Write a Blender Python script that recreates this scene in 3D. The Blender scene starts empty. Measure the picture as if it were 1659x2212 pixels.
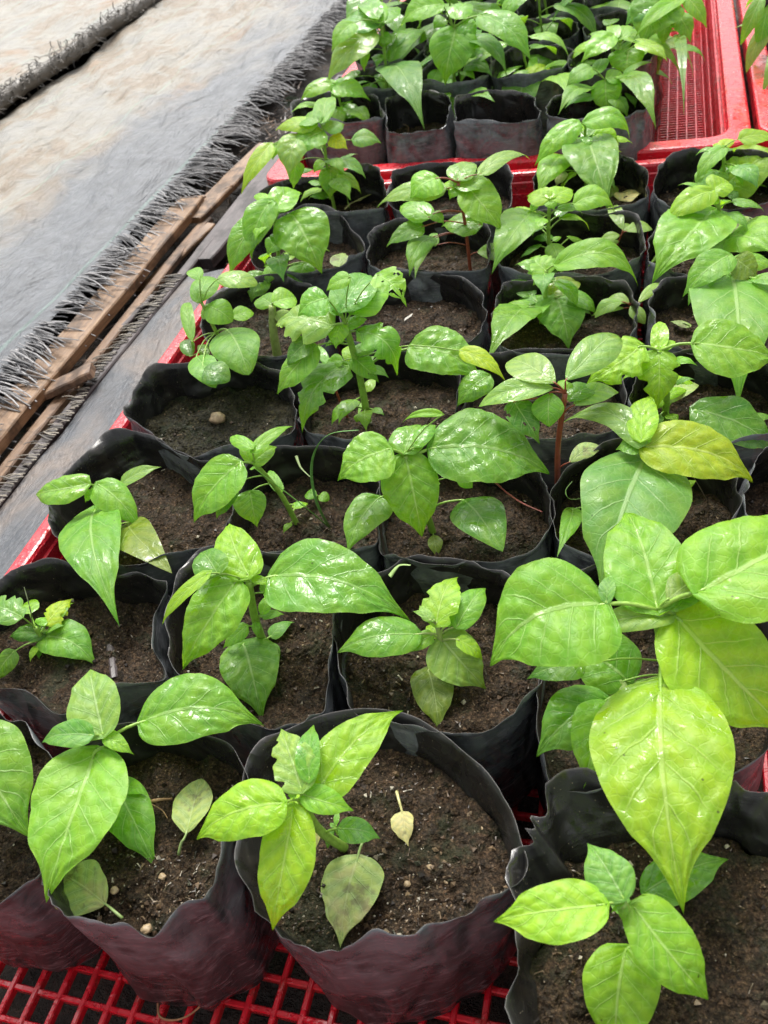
import bpy, bmesh, math, random
from mathutils import Vector, Matrix, noise
R = math.radians
S = bpy.context.scene
COL = S.collection

# ------------------------------------------------------------------ camera, sky, sun, exposure
CAM = Vector((.4245, -.192, .4737))
MR = (Matrix.Rotation(R(23.25), 3, 'Z') @ Matrix.Rotation(R(47.57), 3, 'X') @ Matrix.Rotation(R(-13.75), 3, 'Z'))
FPX = 1850.0                                     # focal length in units of a 1659 x 2212 picture
cd = bpy.data.cameras.new('camera'); cam = bpy.data.objects.new('camera', cd); COL.objects.link(cam)
cam.matrix_world = Matrix.Translation(CAM) @ MR.to_4x4()
cd.sensor_fit = 'VERTICAL'; cd.sensor_height = 36; cd.lens = FPX / 2212 * 36
cd.clip_start = .01; cd.clip_end = 500
cd.dof.use_dof = True; cd.dof.focus_distance = .66; cd.dof.aperture_fstop = 16
S.camera = cam
SUN_EL, SUN_AZ = 58, 20                          # azimuth measured from +Y towards -X
w = bpy.data.worlds.new('World'); S.world = w; w.use_nodes = True
nt = w.node_tree
bg = nt.nodes['Background']
sky = nt.nodes.new('ShaderNodeTexSky'); sky.sky_type = 'NISHITA'; sky.sun_disc = False
sky.sun_elevation = R(SUN_EL); sky.sun_rotation = R(-SUN_AZ); sky.dust_density = 6; sky.air_density = 1.5
hs = nt.nodes.new('ShaderNodeHueSaturation'); hs.inputs['Saturation'].default_value = .16
nt.links.new(sky.outputs[0], hs.inputs['Color']); nt.links.new(hs.outputs[0], bg.inputs[0])
bg.inputs[1].default_value = .15
sd = bpy.data.lights.new('sun', 'SUN'); so = bpy.data.objects.new('sun', sd); COL.objects.link(so)
sd.energy = 1.5; sd.angle = R(22); sd.color = (1, .96, .89)
sdir = Vector((-math.sin(R(SUN_AZ)) * math.cos(R(SUN_EL)), math.cos(R(SUN_AZ)) * math.cos(R(SUN_EL)), math.sin(R(SUN_EL))))
so.rotation_euler = sdir.to_track_quat('Z', 'Y').to_euler()
S.view_settings.view_transform = 'Standard'; S.view_settings.look = 'None'
S.view_settings.gamma = 1; S.view_settings.exposure = .76

def ray(u, v):
    return MR @ Vector(((u - 829.5) / FPX, (1106 - v) / FPX, -1))
def at(u, v, z=0.):                              # the point of the horizontal plane z seen at (u, v)
    d = ray(u, v); return CAM + d * ((z - CAM.z) / d.z)
FWD = MR @ Vector((0, 0, -1))
def depth(p): return (p - CAM).dot(FWD)
def at_d(u, v, dp): return CAM + ray(u, v) * dp

# ------------------------------------------------------------------ objects
def tag(o, label=None, cat=None, group=None, kind=None):
    if label: o['label'] = label
    if cat: o['category'] = cat
    if group: o['group'] = group
    if kind: o['kind'] = kind
    return o
def empty(name, loc, label, cat, group=None):
    o = bpy.data.objects.new(name, None); COL.objects.link(o); o.location = loc
    o.empty_display_size = .02
    return tag(o, label, cat, group)
def mesh_obj(name, verts, faces, mat, parent=None, smooth=True, uvs=None, mi=None, mats=None):
    me = bpy.data.meshes.new(name); me.from_pydata([tuple(v) for v in verts], [], faces)
    if uvs:
        ul = me.uv_layers.new(name='UVMap')
        for l in me.loops: ul.data[l.index].uv = uvs[l.vertex_index]
    for m in (mats or [mat]): me.materials.append(m)
    if mi: me.polygons.foreach_set('material_index', mi)
    if smooth: me.polygons.foreach_set('use_smooth', [True] * len(faces))
    me.update()
    o = bpy.data.objects.new(name, me); COL.objects.link(o)
    if parent:
        o.parent = parent
        rp = parent
        off = Vector((0, 0, 0))
        while rp: off += Vector(rp.location); rp = rp.parent
        me.transform(Matrix.Translation(-off))
    return o
class MB:                                        # collects shapes of one part
    def __init__(s): s.v = []; s.f = []
    def add(s, v, f):
        n = len(s.v); s.v += v; s.f += [tuple(i + n for i in q) for q in f]
    def tube(s, pts, r0, r1=None, n=8, cap=True, flat=1.):
        r1 = r0 if r1 is None else r1
        pts = [Vector(p) for p in pts]; v = []; f = []
        N = len(pts); ref = Vector((.13, .21, .97))
        for i, p in enumerate(pts):
            d = (pts[min(i + 1, N - 1)] - pts[max(i - 1, 0)]).normalized()
            a = d.cross(ref)
            a = a.normalized() if a.length > .05 else d.cross(Vector((1, 0, 0))).normalized()
            b = d.cross(a); r = r0 + (r1 - r0) * i / (N - 1)
            for k in range(n):
                t = 2 * math.pi * k / n
                v.append(p + a * (r * math.cos(t)) + b * (r * math.sin(t) * flat))
        for i in range(N - 1):
            for k in range(n):
                f.append((i * n + k, i * n + (k + 1) % n, (i + 1) * n + (k + 1) % n, (i + 1) * n + k))
        if cap:
            f.append(tuple(range(n))[::-1]); f.append(tuple((N - 1) * n + k for k in range(n)))
        s.add(v, f)
    def box(s, c, sz, rot=None, jit=0):
        c = Vector(c); v = []
        for x in (-1, 1):
            for y in (-1, 1):
                for z in (-1, 1):
                    p = Vector((x * sz[0] / 2, y * sz[1] / 2, z * sz[2] / 2))
                    if rot: p = rot @ p
                    v.append(c + p)
        s.add(v, [(0, 1, 3, 2), (4, 6, 7, 5), (0, 4, 5, 1), (2, 3, 7, 6), (0, 2, 6, 4), (1, 5, 7, 3)])
    def build(s, name, mat, parent=None, smooth=True):
        return mesh_obj(name, s.v, s.f, mat, parent, smooth)
def spline(P, n, closed=False):                  # Catmull-Rom
    P = [Vector(p) for p in P]; N = len(P); out = []
    segs = N if closed else N - 1
    for i in range(n):
        t = i / (n if closed else n - 1) * segs; k = min(int(t), segs - 1); t -= k
        g = lambda j: P[j % N] if closed else P[max(0, min(N - 1, j))]
        a, b, c, d = g(k - 1), g(k), g(k + 1), g(k + 2)
        out.append(.5 * ((2 * b) + (c - a) * t + (2 * a - 5 * b + 4 * c - d) * t * t + (3 * b - a - 3 * c + d) * t ** 3))
    return out

# ------------------------------------------------------------------ materials
class NT:
    def __init__(s, name):
        s.m = bpy.data.materials.new(name); s.m.use_nodes = True; s.t = s.m.node_tree
        s.b = s.t.nodes['Principled BSDF']; s.out = s.t.nodes['Material Output']
    def n(s, kind, **kw):
        nd = s.t.nodes.new('ShaderNode' + kind)
        for k, v in kw.items(): setattr(nd, k, v)
        return nd
    def set(s, sock, v):
        if isinstance(v, bpy.types.NodeSocket): s.t.links.new(v, sock)
        elif isinstance(v, (tuple, list)) and len(v) == 3 and sock.type == 'RGBA': sock.default_value = (*v, 1)
        else: sock.default_value = v
    def math(s, op, a, b=0., c=0., clamp=False):
        nd = s.n('Math', operation=op, use_clamp=clamp)
        for i, q in enumerate((a, b, c)): s.set(nd.inputs[i], q)
        return nd.outputs[0]
    def mix(s, f, a, b, blend='MIX'):
        nd = s.n('Mix', data_type='RGBA', blend_type=blend); nd.clamp_factor = True
        s.set(nd.inputs[0], f); s.set(nd.inputs[6], a); s.set(nd.inputs[7], b); return nd.outputs[2]
    def noise(s, scale, vec=None, detail=4, rough=.6, dist=0., out=0):
        nd = s.n('TexNoise'); nd.inputs['Scale'].default_value = scale; nd.inputs['Detail'].default_value = detail
        nd.inputs['Roughness'].default_value = rough; nd.inputs['Distortion'].default_value = dist
        if vec is not None: s.set(nd.inputs['Vector'], vec)
        return nd.outputs[out]
    def voro(s, scale, vec=None, feat='F1', out='Distance', rnd=1.):
        nd = s.n('TexVoronoi', feature=feat); nd.inputs['Scale'].default_value = scale; nd.inputs['Randomness'].default_value = rnd
        if vec is not None: s.set(nd.inputs['Vector'], vec)
        return nd.outputs[out]
    def ramp(s, f, stops):
        nd = s.n('ValToRGB'); s.set(nd.inputs[0], f); e = nd.color_ramp.elements
        while len(e) < len(stops): e.new(.5)
        for q, (p, c) in zip(e, stops):
            q.position = p; q.color = (*c, 1) if isinstance(c, (tuple, list)) else (c, c, c, 1)
        return nd.outputs[0]
    def map(s, f, a, b, c=0., d=1., smooth=True):
        nd = s.n('MapRange', interpolation_type='SMOOTHSTEP' if smooth else 'LINEAR')
        for i, q in enumerate((f, a, b, c, d)): s.set(nd.inputs[i], q)
        return nd.outputs[0]
    def obj(s): return s.n('TexCoord').outputs['Object']
    def geo(s): return s.n('NewGeometry')
    def scale(s, vec, sc, rot=(0, 0, 0)):
        nd = s.n('Mapping'); s.set(nd.inputs[0], vec); nd.inputs['Scale'].default_value = sc; nd.inputs['Rotation'].default_value = rot
        return nd.outputs[0]
    def bump(s, h, strength=.5, dist=.001, prev=None):
        nd = s.n('Bump'); nd.inputs['Strength'].default_value = strength; nd.inputs['Distance'].default_value = dist
        s.set(nd.inputs['Height'], h)
        if prev is not None: s.set(nd.inputs['Normal'], prev)
        return nd.outputs[0]

def leaf_material(name, wet=.5, veinc=.85, dry=False, glossy=.5):
    k = NT(name)
    uv = k.n('UVMap').outputs[0]
    sp = k.n('SeparateXYZ'); k.set(sp.inputs[0], uv); t, x = sp.outputs[0], sp.outputs[1]
    oi = k.n('ObjectInfo'); P = k.obj()
    off = k.n('VectorMath', operation='ADD'); k.set(off.inputs[0], P)
    sc = k.n('VectorMath', operation='SCALE'); k.set(sc.inputs[0], (7.3, 3.1, 5.7)); k.set(sc.inputs['Scale'], oi.outputs['Random'])
    k.set(off.inputs[1], sc.outputs[0]); Q = off.outputs[0]
    ax = k.math('ABSOLUTE', k.math('SUBTRACT', x, .5)); ax = k.math('MULTIPLY', ax, 2.)   # 0 at the midrib, 1 at the edge
    wob = k.math('MULTIPLY', k.math('SUBTRACT', k.noise(60, Q, 2), .5), .05)
    p = k.math('SUBTRACT', k.math('MULTIPLY', k.math('ADD', t, wob), 5.2), k.math('MULTIPLY', k.math('POWER', ax, .85), 1.5))
    tri = k.math('ABSOLUTE', k.math('SUBTRACT', k.math('FRACT', p), .5))       # .5 on a side vein... 0 between veins
    side = k.map(tri, .445, .5); side = k.math('MULTIPLY', side, k.map(ax, 1., .5))
    mid = k.map(k.math('DIVIDE', ax, k.math('SUBTRACT', 1.25, k.math('MULTIPLY', t, .6))), .055, .018)
    vein = k.math('MAXIMUM', mid, k.math('MULTIPLY', side, .85))
    net = k.voro(190, Q, 'DISTANCE_TO_EDGE'); netl = k.map(net, 0, .12, 1, 0)
    base = oi.outputs['Color']
    big = k.noise(38, Q, 3, .6)
    c1 = k.mix(k.map(big, .35, .7), base, k.mix(.25, base, (.30, .46, .02)))
    c1 = k.mix(k.math('MULTIPLY', k.map(k.noise(130, Q, 3), .35, .7), .4), c1, k.mix(1., c1, (.62, .72, .6), 'MULTIPLY'))
    c1 = k.mix(k.math('MULTIPLY', k.map(tri, .05, .42), .45), k.mix(1., c1, (1.22, 1.12, .9), 'MULTIPLY'), k.mix(1., c1, (.66, .84, .9), 'MULTIPLY'))
    lightv = k.mix(1., base, (1.6, 1.45, 2.2), 'MULTIPLY'); lightv = k.mix(.5, lightv, (.50, .62, .27))
    c2 = k.mix(k.math('MULTIPLY', vein, veinc), c1, lightv)
    c2 = k.mix(k.math('MULTIPLY', netl, .16), c2, lightv)
    spots = k.map(k.voro(95, Q, 'F1'), .085, .05); spots = k.math('MULTIPLY', spots, k.map(k.noise(30, Q, 2), .56, .62))
    c2 = k.mix(k.math('MULTIPLY', spots, .7), c2, (.05, .045, .02))
    edge = k.math('MULTIPLY', k.map(ax, .95, 1.), .18); c2 = k.mix(edge, c2, (.35, .5, .08))
    if dry:
        st = k.map(k.noise(55, Q, 4, .7), .52, .66); c2 = k.mix(k.math('MULTIPLY', st, .65), c2, (.10, .075, .035))
        st2 = k.map(k.noise(28, Q, 3), .55, .65); c2 = k.mix(k.math('MULTIPLY', st2, .5), c2, (.36, .30, .14))
    # water: film patches and beads
    film = k.map(k.noise(34, Q, 3, .55, .8), .62 - wet * .12, .72 - wet * .12)
    bead = k.voro(150, Q, 'SMOOTH_F1'); beadh = k.math('MULTIPLY', k.map(bead, .42, .05), k.map(k.noise(24, Q, 2), .5, .6))
    h = k.math('MULTIPLY', vein, -.9)
    puck = k.math('MULTIPLY', k.noise(100, Q, 2, .5), 1.4)
    h = k.math('ADD', h, puck); h = k.math('ADD', h, k.math('MULTIPLY', netl, -.20))
    b1 = k.bump(h, .5 if not dry else .5, .0009)
    b2 = k.bump(k.math('ADD', k.math('MULTIPLY', film, .5), k.math('MULTIPLY', beadh, wet * .8)), .55, .0006, b1)
    r = k.mix(film, (.48, .48, .48), (.15, .15, .15)); r = k.mix(k.math('MULTIPLY', beadh, 1.), r, (.12, .12, .12))
    if dry: r = (.6, .6, .6)
    else: k.set(k.b.inputs['Coat Weight'], k.math('MULTIPLY', film, glossy * .4)); k.b.inputs['Coat Roughness'].default_value = .08
    rr = k.n('RGBToBW'); k.set(rr.inputs[0], r)
    k.set(k.b.inputs['Roughness'], rr.outputs[0])
    k.set(k.b.inputs['Base Color'], c2); k.set(k.b.inputs['Normal'], b2)
    k.b.inputs['Specular IOR Level'].default_value = .5
    if not dry: k.set(k.b.inputs['Coat Normal'], b2)
    tr = k.n('BsdfTranslucent'); k.set(tr.inputs[0], k.mix(1., c2, (1.75, 1.55, .5), 'MULTIPLY')); k.set(tr.inputs['Normal'], b1)
    mx = k.n('MixShader'); mx.inputs[0].default_value = .42 if not dry else .12
    k.t.links.new(k.b.outputs[0], mx.inputs[1]); k.t.links.new(tr.outputs[0], mx.inputs[2]); k.t.links.new(mx.outputs[0], k.out.inputs[0])
    return k.m
M = {}
M['leaf'] = leaf_material('pepper_leaf', .35)
M['wet'] = leaf_material('wet_leaf', 1.15, .65, glossy=1.)
M['dull'] = leaf_material('wilted_leaf', .1, .4, True)
def stem_material():
    k = NT('stem'); oi = k.n('ObjectInfo'); Q = k.obj()
    c = k.mix(k.map(k.noise(260, Q, 3), .4, .7), oi.outputs['Color'], k.mix(1., oi.outputs['Color'], (.7, .72, .6), 'MULTIPLY'))
    k.set(k.b.inputs['Base Color'], c); k.b.inputs['Roughness'].default_value = .35
    k.b.inputs['Subsurface Weight'].default_value = .0
    k.set(k.b.inputs['Normal'], k.bump(k.noise(700, Q, 2), .3, .0006)); return k.m
M['stem'] = stem_material()
def soil_material():
    k = NT('soil'); Q = k.obj(); g = k.n('NewGeometry').outputs['Position']
    fine = k.noise(420, g, 6, .75); mid = k.noise(70, g, 4, .6)
    cells = k.voro(330, g, 'F1', 'Color'); cb = k.n('RGBToBW'); k.set(cb.inputs[0], cells)
    c = k.ramp(fine, [(.33, (.005, .003, .0018)), (.51, (.038, .025, .0145)), (.69, (.15, .10, .060))])
    c = k.mix(k.map(mid, .45, .7), c, k.mix(1., c, (.55, .62, .6), 'MULTIPLY'))
    c = k.mix(k.math('MULTIPLY', k.map(cb.outputs[0], .2, .9), .55), c, k.mix(1., c, (1.7, 1.5, 1.35), 'MULTIPLY'))
    c = k.mix(k.math('MULTIPLY', k.map(k.noise(26, g, 4, .7), .52, .64), .6), c, (.030, .038, .018))
    grain = k.map(k.voro(620, g, 'F1'), .16, .1); gm = k.map(k.noise(900, g, 1), .58, .62)
    c = k.mix(k.math('MULTIPLY', k.math('MULTIPLY', grain, gm), .8), c, (.38, .3, .2))
    c = k.mix(1., c, k.n('ObjectInfo').outputs['Color'], 'MULTIPLY')
    k.set(k.b.inputs['Base Color'], c)
    k.set(k.b.inputs['Roughness'], k.map(k.noise(60, g, 3), .4, .62, .85, .45))
    b = k.bump(k.math('ADD', k.math('MULTIPLY', k.voro(330, g, 'F1'), .7), fine), 1., .0022)
    b = k.bump(k.voro(95, g, 'SMOOTH_F1'), .7, .006, b); b = k.bump(mid, 1., .012, b); k.set(k.b.inputs['Normal'], b); k.b.inputs['Specular IOR Level'].default_value = .22; return k.m
M['soil'] = soil_material()
def grit_material():
    k = NT('grit'); r = k.geo().outputs['Random Per Island']
    c = k.ramp(r, [(0., (.012, .008, .005)), (.35, (.05, .03, .017)), (.6, (.11, .07, .04)), (.8, (.2, .14, .08)), (.9, (.04, .045, .03)), (.95, (.45, .40, .32))])
    k.set(k.b.inputs['Base Color'], c); k.b.inputs['Roughness'].default_value = .42
    k.t.nodes  # random tone per grain
    return k.m
M['grit'] = grit_material()
def flat_mat(name, col, rough=.5, var=.3, sc=120, bump=.3, bd=.001, spec=.5, tint=None):
    k = NT(name); Q = k.obj(); n = k.noise(sc, Q, 5, .65)
    c = k.mix(k.map(n, .3, .7), tuple(q * (1 - var) for q in col), tint or tuple(min(1, q * (1 + var)) for q in col))
    k.set(k.b.inputs['Base Color'], c); k.set(k.b.inputs['Roughness'], k.map(k.noise(sc * .4, Q, 3), .3, .7, rough - .1, rough + .12))
    k.set(k.b.inputs['Normal'], k.bump(n, bump, bd)); k.b.inputs['Specular IOR Level'].default_value = spec; return k.m
M['pebble'] = flat_mat('pebble', (.36, .26, .15), .5, .35, 180, .6)
M['twig'] = flat_mat('dry_root', (.28, .17, .08), .6, .3, 200)
M['scrap'] = flat_mat('pale_scrap', (.6, .57, .5), .6, .2)
def plastic_bag():
    k = NT('polybag_plastic'); g = k.geo(); Q = k.obj(); oi = k.n('ObjectInfo')
    sp = k.n('SeparateXYZ'); k.set(sp.inputs[0], Q)
    # long fine scuffs that wrap the wall, dust and splashed soil
    hv = k.scale(Q, (60, 60, 420)); sc = k.noise(1, hv, 5, .7, .8)
    dust = k.noise(26, Q, 5, .65)
    inside = k.geo().outputs['Backfacing']
    pur = k.mix(k.map(k.noise(14, Q, 3), .35, .65), (.025, .029, .030), (.012, .0135, .014))
    c = k.mix(k.map(sp.outputs[2], .08, .14), pur, (.016, .015, .017))
    c = k.mix(k.math('MULTIPLY', k.map(dust, .25, .60), k.map(sp.outputs[2], .03, .12, .2, .9)), c, (.150, .165, .175))
    c = k.mix(k.math('MULTIPLY', k.map(sc, .52, .66), .6), c, (.24, .235, .245))
    inn = k.mix(k.math('MULTIPLY', k.map(dust, .45, .8), .35), (.013, .013, .013), (.07, .055, .042))
    inn = k.mix(k.math('MULTIPLY', k.map(sc, .6, .75), .25), inn, (.12, .115, .11))
    c = k.mix(k.n('UVMap').outputs[0], c, inn) if False else c
    uvs = k.n('SeparateXYZ'); k.set(uvs.inputs[0], k.n('UVMap').outputs[0])
    c = k.mix(k.math('GREATER_THAN', uvs.outputs[1], .5), c, inn)
    speck = k.math('MULTIPLY', k.map(k.voro(420, Q, 'F1'), .16, .1), k.map(k.noise(300, Q, 1), .6, .64))
    c = k.mix(k.math('MULTIPLY', speck, .7), c, (.4, .33, .24))
    rim = k.map(uvs.outputs[0], .985, 1.); c = k.mix(k.math('MULTIPLY', rim, .45), c, (.16, .145, .14))
    k.set(k.b.inputs['Base Color'], c)
    wetm = k.map(k.noise(30, Q, 3, .6, .5), .42, .6)
    k.set(k.b.inputs['Roughness'], k.map(wetm, 0, 1, .40, .16))
    k.b.inputs['Specular IOR Level'].default_value = .5
    h = k.math('ADD', k.math('MULTIPLY', k.noise(26, Q, 2, .45, .6), 3.2), k.math('MULTIPLY', sc, .12))
    h = k.math('ADD', h, k.math('MULTIPLY', k.map(k.voro(24, k.scale(Q, (1, 1, .55), (.3, .2, 0)), 'DISTANCE_TO_EDGE'), 0, .16), .7))
    k.set(k.b.inputs['Normal'], k.bump(h, .8, .0030)); return k.m
M['bag'] = plastic_bag()
def red_plastic(name='red_plastic', col=(.62, .012, .028)):
    k = NT(name); g = k.geo().outputs['Position']
    dirt = k.noise(45, g, 5, .65)
    c = k.mix(k.math('MULTIPLY', k.map(dirt, .48, .72), .7), col, (.20, .05, .03))
    k.set(k.b.inputs['Base Color'], c)
    wet = k.map(k.noise(75, g, 4, .6, .8), .5, .56)
    k.set(k.b.inputs['Roughness'], k.map(wet, 0, 1, .34, .08))
    scr = k.map(k.noise(1, k.scale(g, (300, 40, 300), (0, 0, .4)), 3, .6), .62, .7); c = k.mix(k.math('MULTIPLY', scr, .25), c, (.75, .35, .33)); k.set(k.b.inputs['Base Color'], c)
    bead = k.map(k.voro(230, g, 'SMOOTH_F1'), .45, .1)
    k.set(k.b.inputs['Normal'], k.bump(k.math('ADD', wet, k.math('MULTIPLY', bead, k.map(k.noise(40, g, 2), .45, .55))), .55, .0009))
    k.b.inputs['Coat Weight'].default_value = .35; k.b.inputs['Coat Roughness'].default_value = .1
    return k.m

M['red'] = red_plastic()
# ------------------------------------------------------------------ leaves
PAL = dict(g=(.145, .38, .035), d=(.085, .26, .03), l=(.20, .47, .035), y=(.28, .54, .025), p=(.25, .45, .10),
           o=(.17, .26, .03), Y=(.37, .54, .02), b=(.14, .37, .07), c=(.50, .46, .22), f=(.24, .33, .12), n=(.17, .14, .06))
rnd = random.Random(7)
def profile(t, kind, pa=.47, pb=1.02):
    if kind == 'round':
        return max(0., math.sin(math.pi * min(1, t ** .9))) ** .62
    if kind == 'oval':
        return max(0., math.sin(math.pi * t ** .95)) ** .85
    if kind == 'blade':
        return max(0, min(1, t * 8)) * (1 - t) ** .4
    pk = pa / (pa + pb); a = (t ** pa) * (1 - t) ** pb / (pk ** pa * (1 - pk) ** pb)     # ovate, drawn out to a point
    if t > .72: a *= 1 - .42 * math.sin(math.pi * min(1, (t - .72) / .28) * .62)
    return max(0., a)
def leaf_mesh(name, B, T, up, wd, mat, col, parent, kind='ovate', arch=.10, fold=.12, bend=0., wav=.05, puck=.05, res=2, ragged=0., hook=.12, holes=0, side=None):
    d = T - B; L = d.length; d /= L
    N = up - d * up.dot(d); N.normalize(); s = d.cross(N)
    nu, nv = (14, 8) if res == 0 else (24, 12) if res == 1 else (40, 20)
    sd_ = rnd.random() * 100; pa, pb = rnd.uniform(.36, .50), rnd.uniform(.90, 1.12); asy = rnd.uniform(-.10, .10); curl = rnd.uniform(-.10, .16); twa = rnd.uniform(.1, .35)
    V = []; UV = []
    for i in range(nu + 1):
        t = i / nu
        c = B + d * (L * t) + N * (L * arch * 4 * t * (1 - t) - L * hook * t ** 5) + s * (L * bend * 4 * t * (1 - t))
        hw = wd * .5 * profile(t, kind, pa, pb)
        for j in range(nv + 1):
            x = -1 + 2 * j / nv
            e = 1 + asy * (1 if x > 0 else -1) + wav * 1.1 * noise.noise(Vector((t * 4.3, (1 if x > 0 else 9), sd_)))
            if ragged: e -= ragged * max(0, noise.noise(Vector((t * 9, (3 if x > 0 else 7), sd_ + 5)))) * abs(x) ** 2 * 2.
            hwx = hw * e
            h = fold * abs(x) * hwx * 1.3 - (fold * .9 + .03 + curl) * (abs(x) ** 2.3) * hwx          # gutter at the midrib, margins turned down
            h += wav * hw * abs(x) ** 2 * 1.7 * noise.noise(Vector((t * 3.2, x * .9, sd_ + 3)))
            ph = t * 5.2 - 1.5 * abs(x) ** .85
            h += puck * wd * .20 * abs(math.sin(math.pi * (ph))) * min(1, 4 * abs(x)) * (1 - abs(x) ** 3) * min(1, hw / (wd * .3))
            h += puck * wd * .30 * noise.noise(Vector((t * 11, x * 5, sd_))) + puck * wd * .16 * noise.noise(Vector((t * 24, x * 11, sd_)))
            tw = twa * noise.noise(Vector((t * 1.2, 0, sd_ + 9)))
            bk = d * (-.085 * L * abs(x) ** 1.3 * (1 - t) ** 7 * (1 - abs(x) ** 6 * .3)) if kind == 'ovate' else d * 0
            V.append(c + bk + s * (x * hwx) + N * (h + tw * x * hwx)); UV.append((t, .5 + x / 2))
    F = []
    for i in range(nu):
        for j in range(nv):
            if holes:
                q = noise.noise(Vector((i / nu * 6, j / nv * 5, sd_ + 40)))
                if q > .34 and 1 < i < nu - 2 and j != nv // 2 and j != nv // 2 - 1: continue
            a = i * (nv + 1) + j; F.append((a, a + nv + 1, a + nv + 2, a + 1))
    o = mesh_obj(name, V, F, mat, parent, True, UV)
    j = rnd.uniform(.88, 1.12)
    o.color = (col[0] * j * rnd.uniform(.92, 1.08), col[1] * j, col[2] * j, 1)
    o.pass_index = 0
    return o
UPV = Vector((0, 0, 1))
def SOILZ(v): return -.030 if v > 1640 else -.042 if v > 980 else -.036 if v > 600 else -.040
def soft(v): return v.normalized()
class Plant:
    def __init__(s, base, top, label, r=2.2, col='s', name='pepper_seedling', cat='seedling', zs=None, group='pepper seedlings in black grow bags', lean=0):
        if zs is None: zs = SOILZ(base[1])
        s.S = at(base[0], base[1], zs)
        # height of the stem tip: the point of its ray that passes closest to the upright through the base
        d = ray(*top); dh = Vector((d.x, d.y)); c = Vector((s.S.x - CAM.x, s.S.y - CAM.y))
        k = c.dot(dh) / dh.length_squared; s.T = CAM + d * k
        s.T.z = max(s.T.z, zs + .012); s.T = at(top[0], top[1], s.T.z + lean)
        s.r = r * 1.2 / 1000; s.zs = zs
        s.rimz = 0. if zs < -.01 else .03
        s.root = empty(name, s.S, label, cat, group)
        cs = {'s': (.27, .45, .07), 'r': (.30, .075, .04), 'p': (.33, .42, .13), 'm': (.26, .20, .05)}[col]; s.cs = cs
        mid = (s.S + s.T) / 2 + Vector((rnd.uniform(-1, 1), rnd.uniform(-1, 1), 0)) * .0035
        pts = spline([s.S - UPV * .006, s.S, mid, s.T], 14)
        m = MB(); m.tube(pts, s.r * 1.12, s.r * .75, 10); s.axis = pts
        if name == 'pepper_seedling': PLANTS.append(s)
        o = m.build('stem', M['stem'], s.root); o.color = (*cs, 1)
    def attach(s, B):                            # where this leaf's stalk leaves the stem: a little below its height
        best = min(s.axis[1:], key=lambda p: (p - B).length + .9 * max(0, p.z - B.z + .004))
        return best
    def L(s, u0, v0, u1, v1, w, c='g', m=None, kind='ovate', arch=None, wet=None, droop=.12, pet=True, zb=None, zt=None, low=False, tilt=.55, face=None, **kw):
        d = ray(u0, v0); a = s.S; e = (s.T - s.S).normalized()
        # closest approach of the ray to the stem line
        dn = d.normalized(); w0 = CAM - a; b = dn.dot(e); k = (b * e.dot(w0) - dn.dot(w0)) / (1 - b * b)
        B = CAM + dn * k
        if zb is not None: B = at(u0, v0, zb)
        if B.z < s.zs + .004: B = at(u0, v0, s.zs + .004)
        Pf = at_d(u1, v1, depth(B)); ln = (Pf - B).length
        if m is None: m = .75 if v1 > v0 else .35
        z = B.z + m * (Pf.z - B.z) - droop * ln
        z = max(z, s.zs + .003)
        q = at_d(u1, v1, depth(B)); far = math.hypot(q.x - s.S.x, q.y - s.S.y)
        if far > .05 and not low: z = max(z, s.rimz + .007)         # tips outside the bag lie over its rim
        if zt is not None: z = zt
        T = at(u1, v1, z)
        dd = (T - B).normalized()
        cdir = (CAM - (B + T) / 2).normalized()
        up = (UPV + cdir * tilt)
        if face: up += Vector(face)
        N = (up - dd * up.dot(dd)).normalized(); sv = dd.cross(N)
        # real width that spans w picture units across the midrib
        mid = (B + T) / 2; dp = depth(mid)
        def pj(p):
            q = MR.transposed() @ (p - CAM); return Vector((q.x / -q.z, q.y / -q.z)) * FPX
        di = (pj(T) - pj(B)).normalized(); si = pj(mid + sv * .01) - pj(mid - sv * .01)
        perp = abs(si.x * di.y - si.y * di.x) / .02
        wd = w / max(perp, .5 * FPX / dp)
        wd = min(wd, (T - B).length * 1.15 if kind != 'blade' else 9)
        wd *= 1.02 if s.S.y < .5 else 1.12
        if wet is None: wet = rnd.random() < .3
        mt = M['dull'] if c in 'fcn' else (M['wet'] if wet else M['leaf'])
        res = 2 if w > 95 else 1 if w > 38 else 0
        ar = arch if arch is not None else rnd.uniform(.06, .13)
        o = leaf_mesh('leaf', B, T, up, wd, mt, PAL[c], s.root, kind, ar, bend=kw.get('bend', rnd.uniform(-.05, .05)),
                      puck=kw.get('puck', .095 if kind == 'ovate' else .03), res=res, ragged=kw.get('ragged', 0), holes=kw.get('holes', 0),
                      wav=kw.get('wav', .07 if kind == 'ovate' else .04), hook=kw.get('hook', .12), fold=kw.get('fold', rnd.uniform(.06, .22)))
        if pet:
            A = s.attach(B)
            g = (B - A).length
            if g > .0015:
                m1 = A.lerp(B, .5) + UPV * g * .10
                mb = MB(); rr = max(.0006, min(.0013, wd * .022))
                mb.tube(spline([A, m1, B, B + (T - B) * .06 + N * .0003], 9), rr * 1.15, rr * .8, 7)
                po = mb.build('leaf_stalk', M['stem'], o); po.color = (*s.cs, 1)
        return o

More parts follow.
